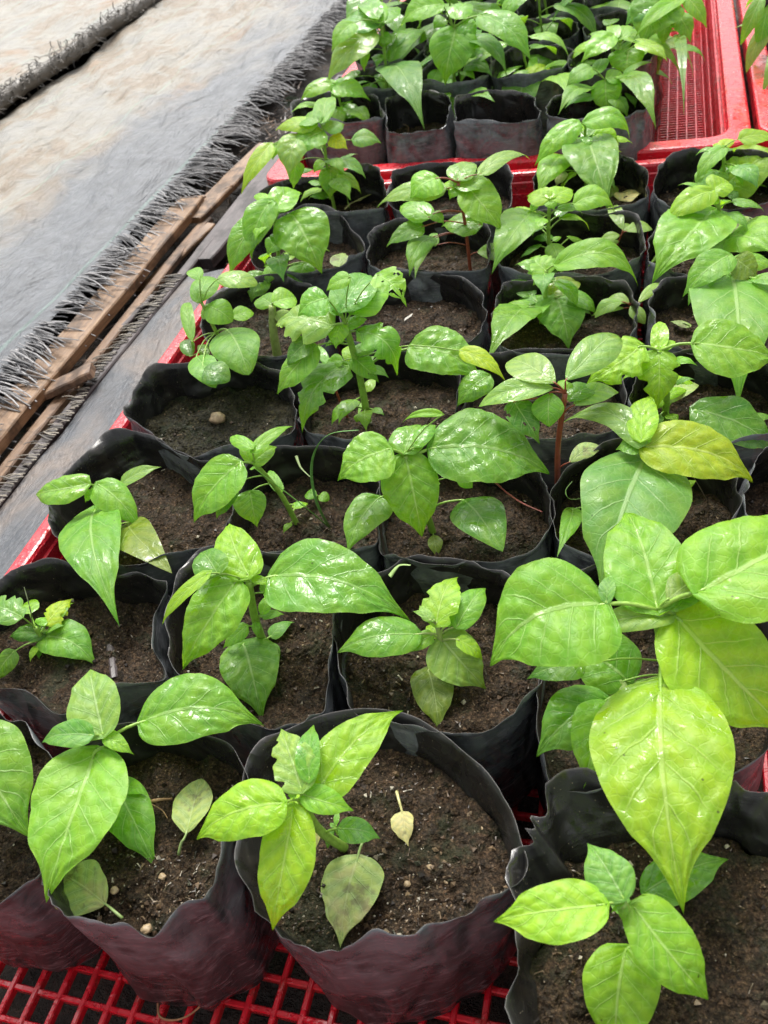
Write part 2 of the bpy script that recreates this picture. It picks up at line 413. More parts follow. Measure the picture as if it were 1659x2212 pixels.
def fill(P, n, size, cols='gglyb', seed=0, lo=.25, hi=.95):
    rg = random.Random(seed + int(abs(P.S.x * 9000)) + int(P.S.y * 7000)); N_ = len(P.axis)
    for k in range(n):
        f = lo + (hi - lo) * rg.random(); A = P.axis[min(N_ - 1, 3 + int(f * (N_ - 4)))]; az = k * 2.4 + rg.uniform(-.5, .5); dr = Vector((math.cos(az), math.sin(az), 0))
        l = size * rg.uniform(.55, 1.25); pl = l * rg.uniform(.25, .7); B = A + dr * pl + UPV * pl * rg.uniform(.1, .7); T2 = B + (dr + UPV * rg.uniform(-.8, .35)).normalized() * l
        lf = leaf_mesh('leaf', B, T2, UPV + dr * .3, l * rg.uniform(.5, .7), M['wet'] if rg.random() < .35 else M['leaf'], PAL[cols[rg.randrange(len(cols))]], P.root, 'ovate', rg.uniform(.06, .16), res=1 if size > .03 else 0, puck=.06, wav=.09)
        mb = MB(); mb.tube(spline([A, A.lerp(B, .5) + UPV * .0015, B, B.lerp(T2, .06)], 7), .0009, .0007, 6); q = mb.build('leaf_stalk', M['stem'], lf); q.color = (*P.cs, 1)
PLANTS = []
def bud(P, u, v, n=4, s=14, c='l'):              # cluster of tiny folded leaves at a shoot tip
    for k in range(n):
        a = k * 2.4 + rnd.random(); P.L(u, v, u + math.cos(a) * s, v - abs(math.sin(a)) * s * .9 + 2, s * .55, c, pet=False, m=.9, tilt=.8)

def ground_leaf(stalk, base, tip, w, c, z, label, name='fallen_leaf', kind='ovate', lift=.003):
    z = SOILZ(base[1]) + .002
    B = at(*base, z + lift); T = at(*tip, z + lift * .6)
    cdir = Vector((0, 0, 1))
    dd = (T - B).normalized(); sv = dd.cross(UPV)
    q = MR.transposed() @ ((B + T) / 2 - CAM); dp = -q.z
    sx = MR.transposed() @ sv; im = Vector((sx.x, sx.y)).length * FPX / dp
    r_ = empty(name, (B + T) / 2, label, 'fallen leaf')
    o = leaf_mesh('blade', B, T, UPV, w / max(im, .4 * FPX / dp), M['dull'], PAL[c], r_, kind, .07, .12, rnd.uniform(-.03, .03), .14, .06, 2 if w > 60 else 1, hook=.02)
    mb = MB(); A = at(*stalk, z + .003); mb.tube(spline([A, A.lerp(B, .5) + UPV * .002, B, B.lerp(T, .5) + UPV * .0006], 10), .0011, .0005, 7)
    so_ = mb.build('leaf_stalk', M['stem'], r_); so_.color = (*[min(1, q * 1.2) for q in PAL[c]], 1)
    return r_
# ------------------------------------------------------------------ grow bags
BAGN = [0]
def in_poly(x, y, P):
    r = False; n = len(P)
    for i in range(n):
        a, b = P[i], P[(i + 1) % n]
        if (a.y > y) != (b.y > y) and x < (b.x - a.x) * (y - a.y) / (b.y - a.y) + a.x: r = not r
    return r
def bag(pts, label, soil=None, zr=0., hgt=.135, base=.88, wob=.004, grit=260, group='black grow bags standing in the red crates', world=False, crump=1., slope=None, bulge=None):
    BAGN[0] += 1; rg = random.Random(BAGN[0] * 13 + 5); sd_ = BAGN[0] * 3.7
    if zr > .01: soil = .05
    elif world: soil = .030
    else: soil = -SOILZ(sum(p[1] for p in pts) / len(pts))
    if bulge is None and not world and sum(p[1] for p in pts) / len(pts) < 1650: bulge = 1.05
    ring = [Vector(p) for p in pts] if world else [at(p[0], p[1], zr + (p[2] if len(p) > 2 else 0)) for p in pts]
    if not world: ring = ring[::-1]
    NR = 120
    rim = spline(ring, NR, True)
    c = sum(rim, Vector()) / NR; zc = zr; c.z = zc
    root = empty('grow_bag', (c.x, c.y, zr - hgt), label, 'grow bag', group)
    lev = [(1.0, 0.), (.985, -.004), (.965, -.010), (.945, -.018), (.935, -.027), (.935, -.04), (.94, -.055), (.93, -.075), (.90, -.095), (base + .05, -.115), (base, -.128), (base * .95, -hgt)]
    V = []; UV = []
    for li, (sc, dz) in enumerate(lev):
        a = li / (len(lev) - 1)
        for i, p in enumerate(rim):
            th = 2 * math.pi * i / NR
            q = p - c; rr = math.hypot(q.x, q.y)
            # lower down the bag is rounder
            rad = rr * (1 - a * .5) + (.078 * a * .5)
            nrm = Vector((q.x, q.y, 0)).normalized()
            k_ = sc * (bulge if bulge and li > 2 else 1)
            if slope: k_ *= 1 - slope * min(1, -dz / .03) * max(0, -nrm.x * .75 + nrm.y * .75 + .15) * (1 if dz > -.045 else max(0, 1 - (-dz - .045) / .03))
            fr = max(0, 1 - a * 4.)
            wv = crump * (.0050 * noise.noise(Vector((math.cos(th) * 2.6, math.sin(th) * 2.6, sd_ + dz * 25))) + .0065 * (.22 - math.sqrt(noise.noise(Vector((math.cos(th) * 3.2, math.sin(th) * 3.2, sd_ + 5 + dz * 18))) ** 2 + .0009)) * max(.3, fr))
            zz = (p.z - zc) * fr + dz + zc
            if li == 0: zz += .0065 * noise.noise(Vector((math.cos(th) * 2.2, math.sin(th) * 2.2, sd_ + 7))) + .0035 * abs(noise.noise(Vector((math.cos(th) * 2.5, math.sin(th) * 2.5, sd_ + 30)))) + .0001 * noise.noise(Vector((math.cos(th) * 20, math.sin(th) * 20, sd_)))
            pt = c + nrm * (rad * k_ + wv) + Vector((0, 0, zz - zc))
            if pt.y < .99 and pt.z < -.008: pt.x = max(pt.x, -.1015 + .0003 * li + .001 * noise.noise(Vector((pt.y * 30, li, sd_))))   # leans on the crate wall
            V.append(pt); UV.append((1 - a, 0))
    n1 = len(V); inn = []
    # inner skin: same sheet 0.5 mm further in
    for li in range(7):
        for i in range(NR):
            o = V[li * NR + i]; q = Vector((o.x - c.x, o.y - c.y, 0)).normalized()
            inn.append(o - q * (.0006 if li else .0002) + (UPV * .0012 if slope and li else UPV * 0)); UV.append((1 - li / 11, 1))
    V2 = V + inn; F = []
    for li in range(len(lev) - 1):
        for i in range(NR):
            a = li * NR + i; b = li * NR + (i + 1) % NR
            F.append((a, a + NR, b + NR, b))
    for li in range(6):
        for i in range(NR):
            a = n1 + li * NR + i; b = n1 + li * NR + (i + 1) % NR
            F.append((a, b, b + NR, a + NR))
    for i in range(NR): F.append((i, (i + 1) % NR, n1 + (i + 1) % NR, n1 + i))
    F.append(tuple((len(lev) - 1) * NR + i for i in range(NR)))
    mesh_obj('plastic_wall', V2, F, M['bag'], root, True, UV)
    # soil: a disc of clods inside the wall
    zs = zc - soil
    li = min(range(7), key=lambda k: abs(lev[k][1] + soil)); edge = [V[li * NR + i] for i in range(NR)]
    cc = Vector((c.x, c.y, zs)); SV = [cc.copy()]; SF = []; NRR = 26
    for r_ in range(1, NRR + 1):
        f = r_ / NRR
        for i in range(NR):
            e = edge[i]; x = cc.x + (e.x - cc.x) * f * .994; y = cc.y + (e.y - cc.y) * f * .994
            h = .0070 * noise.noise(Vector((x * 38, y * 38, sd_))) + .0046 * noise.noise(Vector((x * 110, y * 110, sd_))) + .0022 * noise.noise(Vector((x * 330, y * 330, sd_))) + .004 * (f ** 4) * noise.noise(Vector((x * 20, y * 20, sd_ + 9)))
            SV.append(Vector((x, y, zs + h)))
    for i in range(NR): SF.append((0, 1 + i, 1 + (i + 1) % NR))
    for r_ in range(NRR - 1):
        for i in range(NR):
            a = 1 + r_ * NR + i; b = 1 + r_ * NR + (i + 1) % NR; SF.append((a, a + NR, b + NR, b))
    so_ = mesh_obj('soil', SV, SF, M['soil'], root)
    if 'mossy' in label: so_.color = (.45, .62, .42, 1)
    mb = MB()
    for k in range(grit):
        i = rg.randrange(NR); f = math.sqrt(rg.random()) * .95; e = edge[i]
        x = cc.x + (e.x - cc.x) * f; y = cc.y + (e.y - cc.y) * f
        z = zs + .0070 * noise.noise(Vector((x * 38, y * 38, sd_))) + .0046 * noise.noise(Vector((x * 110, y * 110, sd_))) + .0022 * noise.noise(Vector((x * 330, y * 330, sd_)))
        t = rg.random()
        if t < .86:
            s_ = rg.uniform(.0003, .0009) if t < .78 else rg.uniform(.0012, .0026)
            R3 = Matrix.Rotation(rg.uniform(0, 6.28), 3, Vector((rg.random() - .5, rg.random() - .5, rg.random() - .5)).normalized())
            P_ = [R3 @ (Vector(q) * s_ * rg.uniform(.75, 1.25)) + Vector((x, y, z + s_ * .4)) for q in ((1, 0, 0), (-1, 0, 0), (0, 1, 0), (0, -1, 0), (0, 0, .8), (0, 0, -.8))]
            mb.add(P_, [(0, 2, 4), (2, 1, 4), (1, 3, 4), (3, 0, 4), (2, 0, 5), (1, 2, 5), (3, 1, 5), (0, 3, 5)])
        else:
            a = rg.uniform(0, 6.28); l = rg.uniform(.001, .0032); wq = rg.uniform(.00025, .0006)
            dx = Vector((math.cos(a), math.sin(a), rg.uniform(-.3, .5))) * l; sx = Vector((-math.sin(a), math.cos(a), 0)) * wq; o_ = Vector((x, y, z + .0006))
            mb.add([o_ - dx - sx, o_ - dx + sx, o_ + dx + sx, o_ + dx - sx, o_ + UPV * wq * 2], [(0, 1, 4), (1, 2, 4), (2, 3, 4), (3, 0, 4), (3, 2, 1, 0)])
    g = mb.build('grit', M['grit'], so_, False); g['kind'] = 'stuff'
    return root
def sqring(cx, cy, z, rx, ry, seed, n=14, pinch=.0):
    rg = random.Random(seed); P = []
    for k in range(n):
        t = 2 * math.pi * k / n; ct, st = math.cos(t), math.sin(t)
        q = 1 / (abs(ct) ** 3.2 + abs(st) ** 3.2) ** (1 / 3.2)
        P.append((cx + rx * ct * q * rg.uniform(.93, 1.04), cy + ry * st * q * rg.uniform(.93, 1.04), z + rg.uniform(-.006, .006)))
    return P
# ------------------------------------------------------------------ the ground and what lies on it
def noise_sheet(x0, x1, y0, y1, z, nx, ny, fn):
    V = []; F = []
    for j in range(ny + 1):
        for i in range(nx + 1):
            x = x0 + (x1 - x0) * i / nx; y = y0 + (y1 - y0) * j / ny
            V.append(Vector((x, y, z)) + Vector(fn(x, y)))
    for j in range(ny):
        for i in range(nx):
            a = j * (nx + 1) + i; F.append((a, a + 1, a + nx + 2, a + nx + 1))
    return V, F
nz = lambda x, y, s, o=0: noise.noise(Vector((x * s, y * s, o)))
def ground_material():
    k = NT('bare_earth'); g = k.geo().outputs['Position']; n = k.noise(22, g, 6, .7)
    c = k.ramp(n, [(.3, (.010, .008, .007)), (.55, (.032, .024, .018)), (.75, (.08, .055, .038))])
    c = k.mix(k.map(k.noise(9, g, 3), .58, .7), c, (.02, .04, .012))
    k.set(k.b.inputs['Base Color'], c); k.b.inputs['Roughness'].default_value = .75
    k.set(k.b.inputs['Normal'], k.bump(n, 1., .02)); return k.m
M['ground'] = ground_material()
V, F = noise_sheet(-1.6, 2.4, -1.2, 5.2, -.20, 160, 240, lambda x, y: (0, 0, .018 * nz(x, y, 9) + .008 * nz(x, y, 40)))
V2, F2 = noise_sheet(-60, 60, -60, 60, -.245, 8, 8, lambda x, y: (0, 0, 0))
n = len(V)
o = mesh_obj('ground', V + V2, F + [tuple(i + n for i in f) for f in F2], M['ground']); o['kind'] = 'structure'

def mat_material(name, sand, dark=1.):
    k = NT(name); g = k.geo().outputs['Position']
    wv = k.n('TexWave'); k.set(wv.inputs['Vector'], g); wv.inputs['Scale'].default_value = 190; wv.bands_direction = 'X'; wv.inputs['Distortion'].default_value = .4
    wv2 = k.n('TexWave'); k.set(wv2.inputs['Vector'], g); wv2.inputs['Scale'].default_value = 150; wv2.bands_direction = 'Y'; wv2.inputs['Distortion'].default_value = .4
    weave = k.math('MULTIPLY', k.math('ADD', wv.outputs['Fac'], wv2.outputs['Fac']), .5)
    st = k.noise(1, k.scale(g, (5.5, 4.0, 4), (0, 0, .35)), 7, .68, .6)
    fine = k.noise(28, g, 5, .7)
    cgrey = k.mix(weave, tuple(q * dark for q in (.075, .083, .095)), tuple(q * dark for q in (.165, .178, .198)))
    cgrey = k.mix(k.math('MULTIPLY', k.map(fine, .3, .75), .5), cgrey, tuple(q * dark for q in (.10, .10, .10)))
    sandc = k.ramp(k.noise(1, k.scale(g, (9, 6, 6), (0, 0, .5)), 5, .65, .4), [(.3, (.22, .215, .20)), (.50, (.255, .235, .195)), (.57, (.21, .165, .115)), (.66, (.225, .18, .13)), (.75, (.25, .22, .175))])
    sx = k.n('SeparateXYZ'); k.set(sx.inputs[0], g)
    # silt has settled away from the free edge
    far = k.map(sx.outputs[0], -.58, -1.0, 0, 1) if sand else 0.
    if sand:
        far = k.math('ADD', far, k.math('MULTIPLY', k.map(sx.outputs[1], 1.2, 2.6), .35))
        f = k.map(k.math('ADD', st, k.math('MULTIPLY', k.math('SUBTRACT', far, .5), .55)), .30, .74)
    else: f = k.math('MULTIPLY', k.map(st, .42, .7), .7)
    if sand:
        pd = k.map(k.voro(2.6, k.scale(k.n('VectorMath', operation='ADD').outputs[0] if False else g, (1.9, 1.1, 1), (0, 0, .3)), 'SMOOTH_F1'), .30, .20); pd = k.math('MULTIPLY', pd, k.map(k.noise(5, g, 3), .42, .55)); sandc = k.mix(k.math('MULTIPLY', pd, .75), sandc, (.235, .145, .075))
        drk = k.map(k.noise(7, g, 5, .75), .60, .68); sandc = k.mix(k.math('MULTIPLY', drk, .5), sandc, (.10, .10, .10))
    f = k.math('MULTIPLY', f, k.map(fine, .15, .5, .55, 1.))
    c = k.mix(f, cgrey, sandc if sand else (.26, .20, .155))
    if sand:
        ln = k.map(k.math('ABSOLUTE', k.math('SUBTRACT', k.math('MODULO', k.math('ADD', k.math('ADD', sx.outputs[0], k.math('MULTIPLY', sx.outputs[1], -.02)), 10.), .30), .15)), .0045, .002)
        c = k.mix(k.math('MULTIPLY', ln, .16), c, (.25, .5, .38))
    k.set(k.b.inputs['Base Color'], c)
    k.set(k.b.inputs['Roughness'], k.map(fine, .3, .7, .33, .55))
    b = k.bump(weave, .5, .0012); b = k.bump(k.noise(1, k.scale(g, (26, 8, 10), (0, 0, .4)), 4, .6, .6), .9, .020, b)
    k.set(k.b.inputs['Normal'], b); return k.m
M['mat'] = mat_material('woven_mat_silted', True)
M['mat2'] = mat_material('woven_mat_dark', False, .8)
def frayed_material(name, c0, c1):
    k = NT(name); r = k.geo().outputs['Random Per Island']
    k.set(k.b.inputs['Base Color'], k.mix(r, c0, c1)); k.b.inputs['Roughness'].default_value = .42; return k.m
M['thread'] = frayed_material('plastic_threads', (.03, .03, .033), (.37, .36, .36))
M['thread_roll'] = frayed_material('dark_silted_threads', (.02, .018, .015), (.13, .11, .085))
M['thread_sand'] = frayed_material('silted_threads', (.05, .045, .04), (.34, .30, .24))

def mat_h(x, y):                                 # the big sheet: low folds, dips with puddled silt
    h = .030 * nz(x * .9 + y * .35, y * .45, 4, 1) + .016 * nz(x * 2.2 + y * .8, y * .7, 7, 3) + .007 * nz(x * 1.6 + y * .6, y * .8, 18, 5)
    return h
EX = lambda y: -.505 + .012 * nz(0, y, 3.1, 8) - .006 * (y - 1)
def strip_sheet(xf0, xf1, y0, y1, z, nx, ny, hf):
    V = []; F = []
    for j in range(ny + 1):
        y = y0 + (y1 - y0) * j / ny
        for i in range(nx + 1):
            a = i / nx; x = xf0(y) * (1 - a) + xf1(y) * a
            V.append(Vector((x, y, z + hf(x, y, a))))
    for j in range(ny):
        for i in range(nx):
            q = j * (nx + 1) + i; F.append((q, q + 1, q + nx + 2, q + nx + 1))
    return V, F
RX = lambda y: -1.245 + .018 * nz(0, y, 4.3, 2)
def threads(n, pos, length, rad, direc, seed, droop=.6, spread=.5):
    rg = random.Random(seed); mb = MB()
    for k in range(n):
        u = (k + rg.random()) / n
        if noise.noise(Vector((u * 55, seed, 0))) + .5 * noise.noise(Vector((u * 190, seed, 4))) < -.16 + rg.uniform(-.2, .2) and seed == 3: continue
        p = pos(u, rg); d = Vector(direc(u, rg)).normalized(); l = length * rg.uniform(.3, 1.2)
        d2 = (d + Vector((rg.uniform(-spread, spread), rg.uniform(-spread, spread), rg.uniform(-droop, .1)))).normalized()
        d3 = (d2 + Vector((rg.uniform(-spread, spread), rg.uniform(-spread, spread), rg.uniform(-droop, 0)))).normalized()
        mb.tube(spline([p, p + d * l * .3, p + d * l * .3 + d2 * l * .4, p + d * l * .3 + d2 * l * .4 + d3 * l * .35], 6), rad * rg.uniform(.7, 1.3), rad * .7, 4, False, .5)
    return mb
root = empty('ground_cover_mat', (-.9, 1.6, -.13), 'grey woven mat with tan silt stains and a long frayed fringe beside the planks', 'mat')
V, F = strip_sheet(RX, EX, .35, 4.6, -.125, 46, 170, lambda x, y, a: mat_h(x, y) * (1 - a ** 6) - .018 * a ** 10)
mesh_obj('woven_sheet', V, F, M['mat'], root)
fr = threads(2000, lambda u, rg: Vector((EX(.4 + 3.6 * u ** 1.25) + rg.uniform(-.012, .004), .4 + 3.6 * u ** 1.25 + rg.uniform(-.003, .003), -.136 + rg.uniform(-.012, .006))), .088, .0019,
             lambda u, rg: (1, rg.uniform(-.45, -.15) + .25 * math.sin(u * 110) + .15 * math.sin(u * 37), rg.uniform(-.05, .2)), 3, .42, .2)
f_ = fr.build('fringe', M['thread'], root); f_['kind'] = 'stuff'
root = empty('ground_cover_mat', (-2.2, 3., -.10), 'tan silt covered ground cover mat with a dark frayed rolled edge in the top left', 'mat')
V, F = strip_sheet(lambda y: -4.6, lambda y: RX(y) - .02, .35, 7.5, -.095, 60, 120, lambda x, y, a: .03 * nz(x, y, 2.3, 4) + .012 * nz(x, y, 7, 5) - .02 * a ** 20)
mesh_obj('woven_sheet', V, F, M['mat'], root)
ed = threads(2600, lambda u, rg: Vector((RX(.9 + 3.4 * u) + rg.uniform(-.028, .022), .9 + 3.4 * u + rg.uniform(-.01, .01), -.093 + rg.uniform(-.02, .022))), .032, .0018,
             lambda u, rg: (rg.uniform(-.6, 1), rg.uniform(-.9, .9), rg.uniform(-.3, .8)), 5, .7, .9)
roll = [Vector((RX(y) - .006, y, -.10 + .004 * nz(0, y, 30, 3))) for y in [.9 + 3.5 * i / 240 for i in range(241)]]
ed.tube(roll, .021, .021, 8)
f_ = ed.build('frayed_edge', M['thread_roll'], root); f_['kind'] = 'stuff'
root = empty('ground_cover_mat', (-.25, .6, -.165), 'narrow dark grey mat strip with short frayed edge along the front red crate', 'mat')
SX = lambda y: -.352 + .010 * nz(0, y, 6, 21) + .03 * max(0, y - .8)
V, F = strip_sheet(SX, lambda y: -.105, -.3, 1.0, -.158, 26, 90, lambda x, y, a: .006 * nz(x * 1.5, y, 9, 14) - .01 * (1 - a) ** 8)
mesh_obj('woven_sheet', V, F, M['mat2'], root)
fr = threads(260, lambda u, rg: Vector((SX(-.1 + 1.1 * u) + rg.uniform(-.002, .006), -.1 + 1.1 * u, -.160)), .034, .0016, lambda u, rg: (-1, rg.uniform(-.25, .15), .05), 9, .3, .3)
f_ = fr.build('fringe', M['thread_sand'], root); f_['kind'] = 'stuff'

def wood_material(name, c0, c1, c2):
    k = NT(name); g = k.geo().outputs['Position']; n = k.noise(1, k.scale(g, (90, 9, 90)), 6, .7, 1.2); m = k.noise(14, g, 4, .65)
    c = k.ramp(n, [(.32, c0), (.52, c1), (.72, c2)]); c = k.mix(k.math('MULTIPLY', k.map(m, .48, .62), .75), c, tuple(q * .35 for q in c0))
    k.set(k.b.inputs['Base Color'], c); k.set(k.b.inputs['Roughness'], k.map(m, .3, .7, .35, .6)); k.set(k.b.inputs['Normal'], k.bump(n, .6, .002)); return k.m
M['wood'] = wood_material('pale_wet_wood', (.085, .045, .022), (.22, .125, .06), (.33, .215, .125))
M['wood2'] = wood_material('brown_wet_wood', (.09, .05, .03), (.20, .12, .07), (.32, .21, .13))
M['wood3'] = wood_material('dark_wet_wood', (.025, .018, .018), (.06, .045, .045), (.13, .10, .10))
def plank(p0, p1, wd, th, mat, label, name='plank', group=None, seed=0):
    p0, p1 = Vector(p0), Vector(p1); rg = random.Random(seed); d = (p1 - p0); L = d.length; d.normalize(); s = d.cross(UPV).normalized(); up = s.cross(d)
    N = 24; V = []; F = []
    for i in range(N + 1):
        t = i / N; e = 1 - .10 * (i in (0, N))
        c = p0 + d * L * t + s * .004 * nz(t, seed, 4) + up * .002 * nz(t, seed, 5, 3)
        w2 = wd / 2 * e * (1 + .06 * nz(t, seed, 8, 1)); h = th / 2; b = min(.002, h * .4)
        for (x, y) in ((-w2, -h + b), (-w2, h - b), (-w2 + b, h), (w2 - b, h), (w2, h - b), (w2, -h + b), (w2 - b, -h), (-w2 + b, -h)):
            V.append(c + s * x + up * y)
    for i in range(N):
        for k in range(8): F.append((i * 8 + k, (i + 1) * 8 + k, (i + 1) * 8 + (k + 1) % 8, i * 8 + (k + 1) % 8))
    F.append(tuple(range(8))); F.append(tuple(N * 8 + k for k in range(8))[::-1])
    o = mesh_obj(name, V, F, M[mat], None, False)
    bpy.context.view_layer.update()
    return tag(o, label, 'plank', group)
G = 'old planks lying between the mats'
plank((-.442, .25, -.158), (-.440, 1.27, -.150), .056, .018, 'wood', 'wide pale orange plank lying along the fringe of the big mat', group=G, seed=1)
plank((-.405, .20, -.178), (-.392, 1.22, -.168), .020, .012, 'wood2', 'thin brown batten running alongside the wide pale plank', group=G, seed=2)
plank(at(28, 880, -.172), at(200, 800, -.142), .030, .012, 'wood2', 'short broken stick lying across the battens at the left', name='wooden_stick', group=G, seed=3)
plank((-.376, .1, -.176), (-.340, 1.3, -.166), .020, .018, 'wood3', 'dark purple brown batten beside the frayed edge of the narrow strip', group=G, seed=4)
plank((-.428, .1, -.190), (-.418, .66, -.184), .018, .010, 'wood2', 'thin brown lath low in the gap at the left picture edge', group=G, seed=5)
plank((-.415, 1.20, -.158), (-.372, 1.52, -.150), .045, .012, 'wood', 'short tan board at the far end of the wide plank', group=G, seed=6)
plank((-.335, 1.05, -.170), (-.30, 1.9, -.150), .05, .02, 'wood3', 'dark grey board behind the narrow strip near the crate corner', group=G, seed=7)
plank((-.43, .98, -.182), (-.365, 1.18, -.160), .022, .008, 'wood', 'tan splinter of wood propped between the battens', name='wooden_stick', group=G, seed=8)
for q, (a_, b_, wd_, m_, lab) in enumerate((((200, 775, -.172), (330, 640, -.165), .010, 'wood3', 'thin dark stick lying in the gap right of the wide plank'), ((355, 500, -.160), (440, 425, -.150), .014, 'wood2', 'short brown offcut under the fringe near the plank end'),
        ((420, 445, -.158), (500, 400, -.150), .016, 'wood', 'pale broken chip of wood by the far end of the gap'), ((430, 470, -.17), (560, 330, -.15), .012, 'wood3', 'dark thin rod running back beside the crate corner'), ((60, 930, -.18), (150, 900, -.172), .008, 'wood2', 'small brown twig near the left picture edge'))):
    plank(at(*a_), at(*b_), wd_, .007, m_, lab, name='wooden_stick', group=G, seed=20 + q)

# loose debris in the gap: leaf mould, chips
rg = random.Random(44); mb = MB()
for k in range(900):
    x = rg.uniform(-.5, -.28); y = rg.uniform(.2, 2.0); z = -.19 + .018 * nz(x, y, 9) + .008 * nz(x, y, 40) + rg.uniform(0, .012)
    a = rg.gauss(1.5, .7); l = rg.uniform(.004, .022); s_ = rg.uniform(.0006, .003)
    d = Vector((math.cos(a), math.sin(a), rg.uniform(-.3, .3))) * l; sx = Vector((-math.sin(a), math.cos(a), rg.uniform(-.4, .4))) * s_; c = Vector((x, y, z))
    mb.add([c - d - sx, c - d + sx, c + d + sx * .6, c + d - sx * .6, c + UPV * s_], [(0, 1, 4), (1, 2, 4), (2, 3, 4), (3, 0, 4), (3, 2, 1, 0)])
M['debris'] = frayed_material('plant_debris', (.02, .014, .01), (.16, .10, .06))
o = mb.build('ground_debris', M['debris'], None, False); o['kind'] = 'stuff'; o['label'] = 'dark bits of bark and leaf litter in the gap between the planks'; o['category'] = 'litter'

# ------------------------------------------------------------------ crates
def crate(name, label, x0, x1, y0, y1, rimz, floorz, cx, cy, bw, lean=.018, slat=.0, rimw=.028, near_wall=True):
    """rim outer rectangle x0..x1, y0..y1; walls lean in towards the floor"""
    cxm, cym = (x0 + x1) / 2, (y0 + y1) / 2
    root = empty(name, (cxm, cym, floorz - .01), label, 'crate', 'red plastic crates')
    def ringpts(ins, z, rc=.03, n=6):
        P = []
        for (sx, sy, a0) in ((1, 1, 0), (-1, 1, 90), (-1, -1, 180), (1, -1, 270)):
            ax = (x1 if sx > 0 else x0) - sx * (ins + rc); ay = (y1 if sy > 0 else y0) - sy * (ins + rc)
            for k in range(n + 1):
                t = R(a0 + 90 * k / n); P.append(Vector((ax + rc * math.cos(t), ay + rc * math.sin(t), z)))
        return P
    def loft(rings):
        V = []; F = []
        for q in rings: V += q
        n = len(rings[0])
        for i in range(len(rings) - 1):
            for k in range(n): F.append((i * n + k, i * n + (k + 1) % n, (i + 1) * n + (k + 1) % n, (i + 1) * n + k))
        return V, F
    prof = [(.000, -.026), (.000, -.004), (.0015, -.001), (.004, 0), (rimw - .004, 0), (rimw - .0015, -.001), (rimw, -.004), (rimw, -.012), (rimw + .002, -.0135), (rimw + .0025, -.03)]
    V, F = loft([ringpts(a, rimz + b) for a, b in prof])
    mesh_obj('rim', V, F, M['red'], root, False)
    # floor grid
    mb = MB(); ins = rimw + lean; fx0, fx1, fy0, fy1 = x0 + ins, x1 - ins, y0 + ins, y1 - ins
    nx = round((fx1 - fx0) / cx); ny = round((fy1 - fy0) / cy)
    def bar(a, b, wd, h, zt):
        d = b - a; L = d.length; d.normalize(); s_ = Vector((-d.y, d.x, 0)) * wd / 2; c = wd * .22
        q = [(-1, -h), (-1, -c), (-.6, 0), (.6, 0), (1, -c), (1, -h)]
        V = []
        for e in (a, b):
            for (k, z) in q: V.append(e + s_ * k + UPV * z)
        mb.add(V, [(i, i + 1, i + 7, i + 6) for i in range(5)])
    for i in range(nx + 1):
        x = fx0 + (fx1 - fx0) * i / nx; bar(Vector((x, fy0, floorz)), Vector((x, fy1, floorz)), bw, .007, 0)
    for j in range(ny + 1):
        y = fy0 + (fy1 - fy0) * j / ny; bar(Vector((fx0, y, floorz - .0012)), Vector((fx1, y, floorz - .0012)), bw, .007, 0)
    mesh_obj('floor_grid', mb.v, mb.f, M['red'], root, False)
    # four slatted walls
    zt, zb = rimz - .03, floorz
    for (ax, ay, bx, by, nx_, ny_) in ((x0, y0, x0, y1, 1, 0), (x1, y1, x1, y0, -1, 0), (x1, y0, x0, y0, 0, 1), (x0, y1, x1, y1, 0, -1)):
        A = Vector((ax, ay, 0)); B = Vector((bx, by, 0)); d = (B - A).normalized(); L = (B - A).length; nn = Vector((nx_, ny_, 0))
        def P(t, z, o=0):
            k = (zt - z) / (zt - zb); return A + d * t + nn * (rimw + .001 + lean * k + o) + UPV * z
        w_ = MB()
        e = .02
        for (za, zc) in ((zt + .002, zt - .016), ((zt + zb) / 2 + .005, (zt + zb) / 2 - .005), (zb + .012, zb - .006)):
            q = [P(e, za), P(e, za, .004), P(e, zc, .004), P(e, zc)]; r_ = [p + d * (L - 2 * e) for p in q]
            w_.add(q + r_, [(0, 1, 5, 4), (1, 2, 6, 5), (2, 3, 7, 6), (3, 0, 4, 7)])
        if slat:
            t = e
            while t < L - e:
                q = [P(t, zt - .01, .0005), P(t, zt - .01, .003), P(t + slat * .42, zt - .01, .003), P(t + slat * .42, zt - .01, .0005)]
                r_ = [P(t, zb, .0005), P(t, zb, .003), P(t + slat * .42, zb, .003), P(t + slat * .42, zb, .0005)]
                w_.add(q + r_, [(0, 1, 5, 4), (1, 2, 6, 5), (2, 3, 7, 6), (3, 0, 4, 7)]); t += slat
        mesh_obj('side_wall', w_.v, w_.f, M['red'], root, False)
    return root
crate('plastic_crate', 'red plastic crate in front, grid floor showing under the nearest grow bags', -.119, .66, -.16, .992, -.020, -.137, .0195, .0205, .0042, slat=.010, rimw=.0165, lean=.008)
crate('plastic_crate', 'red plastic crate behind the front one, slotted side and floor bare at its right', -.166, .541, 1.020, 2.25, -.020, -.137, .0155, .0110, .0028, lean=.014, slat=.0066, rimw=.030)
crate('plastic_crate', 'red plastic crate at the top right edge with long leaves hanging over its wet rim', .549, 1.25, 1.035, 2.25, -.016, -.137, .0155, .011, .0028, lean=.014, slat=.0066, rimw=.03)

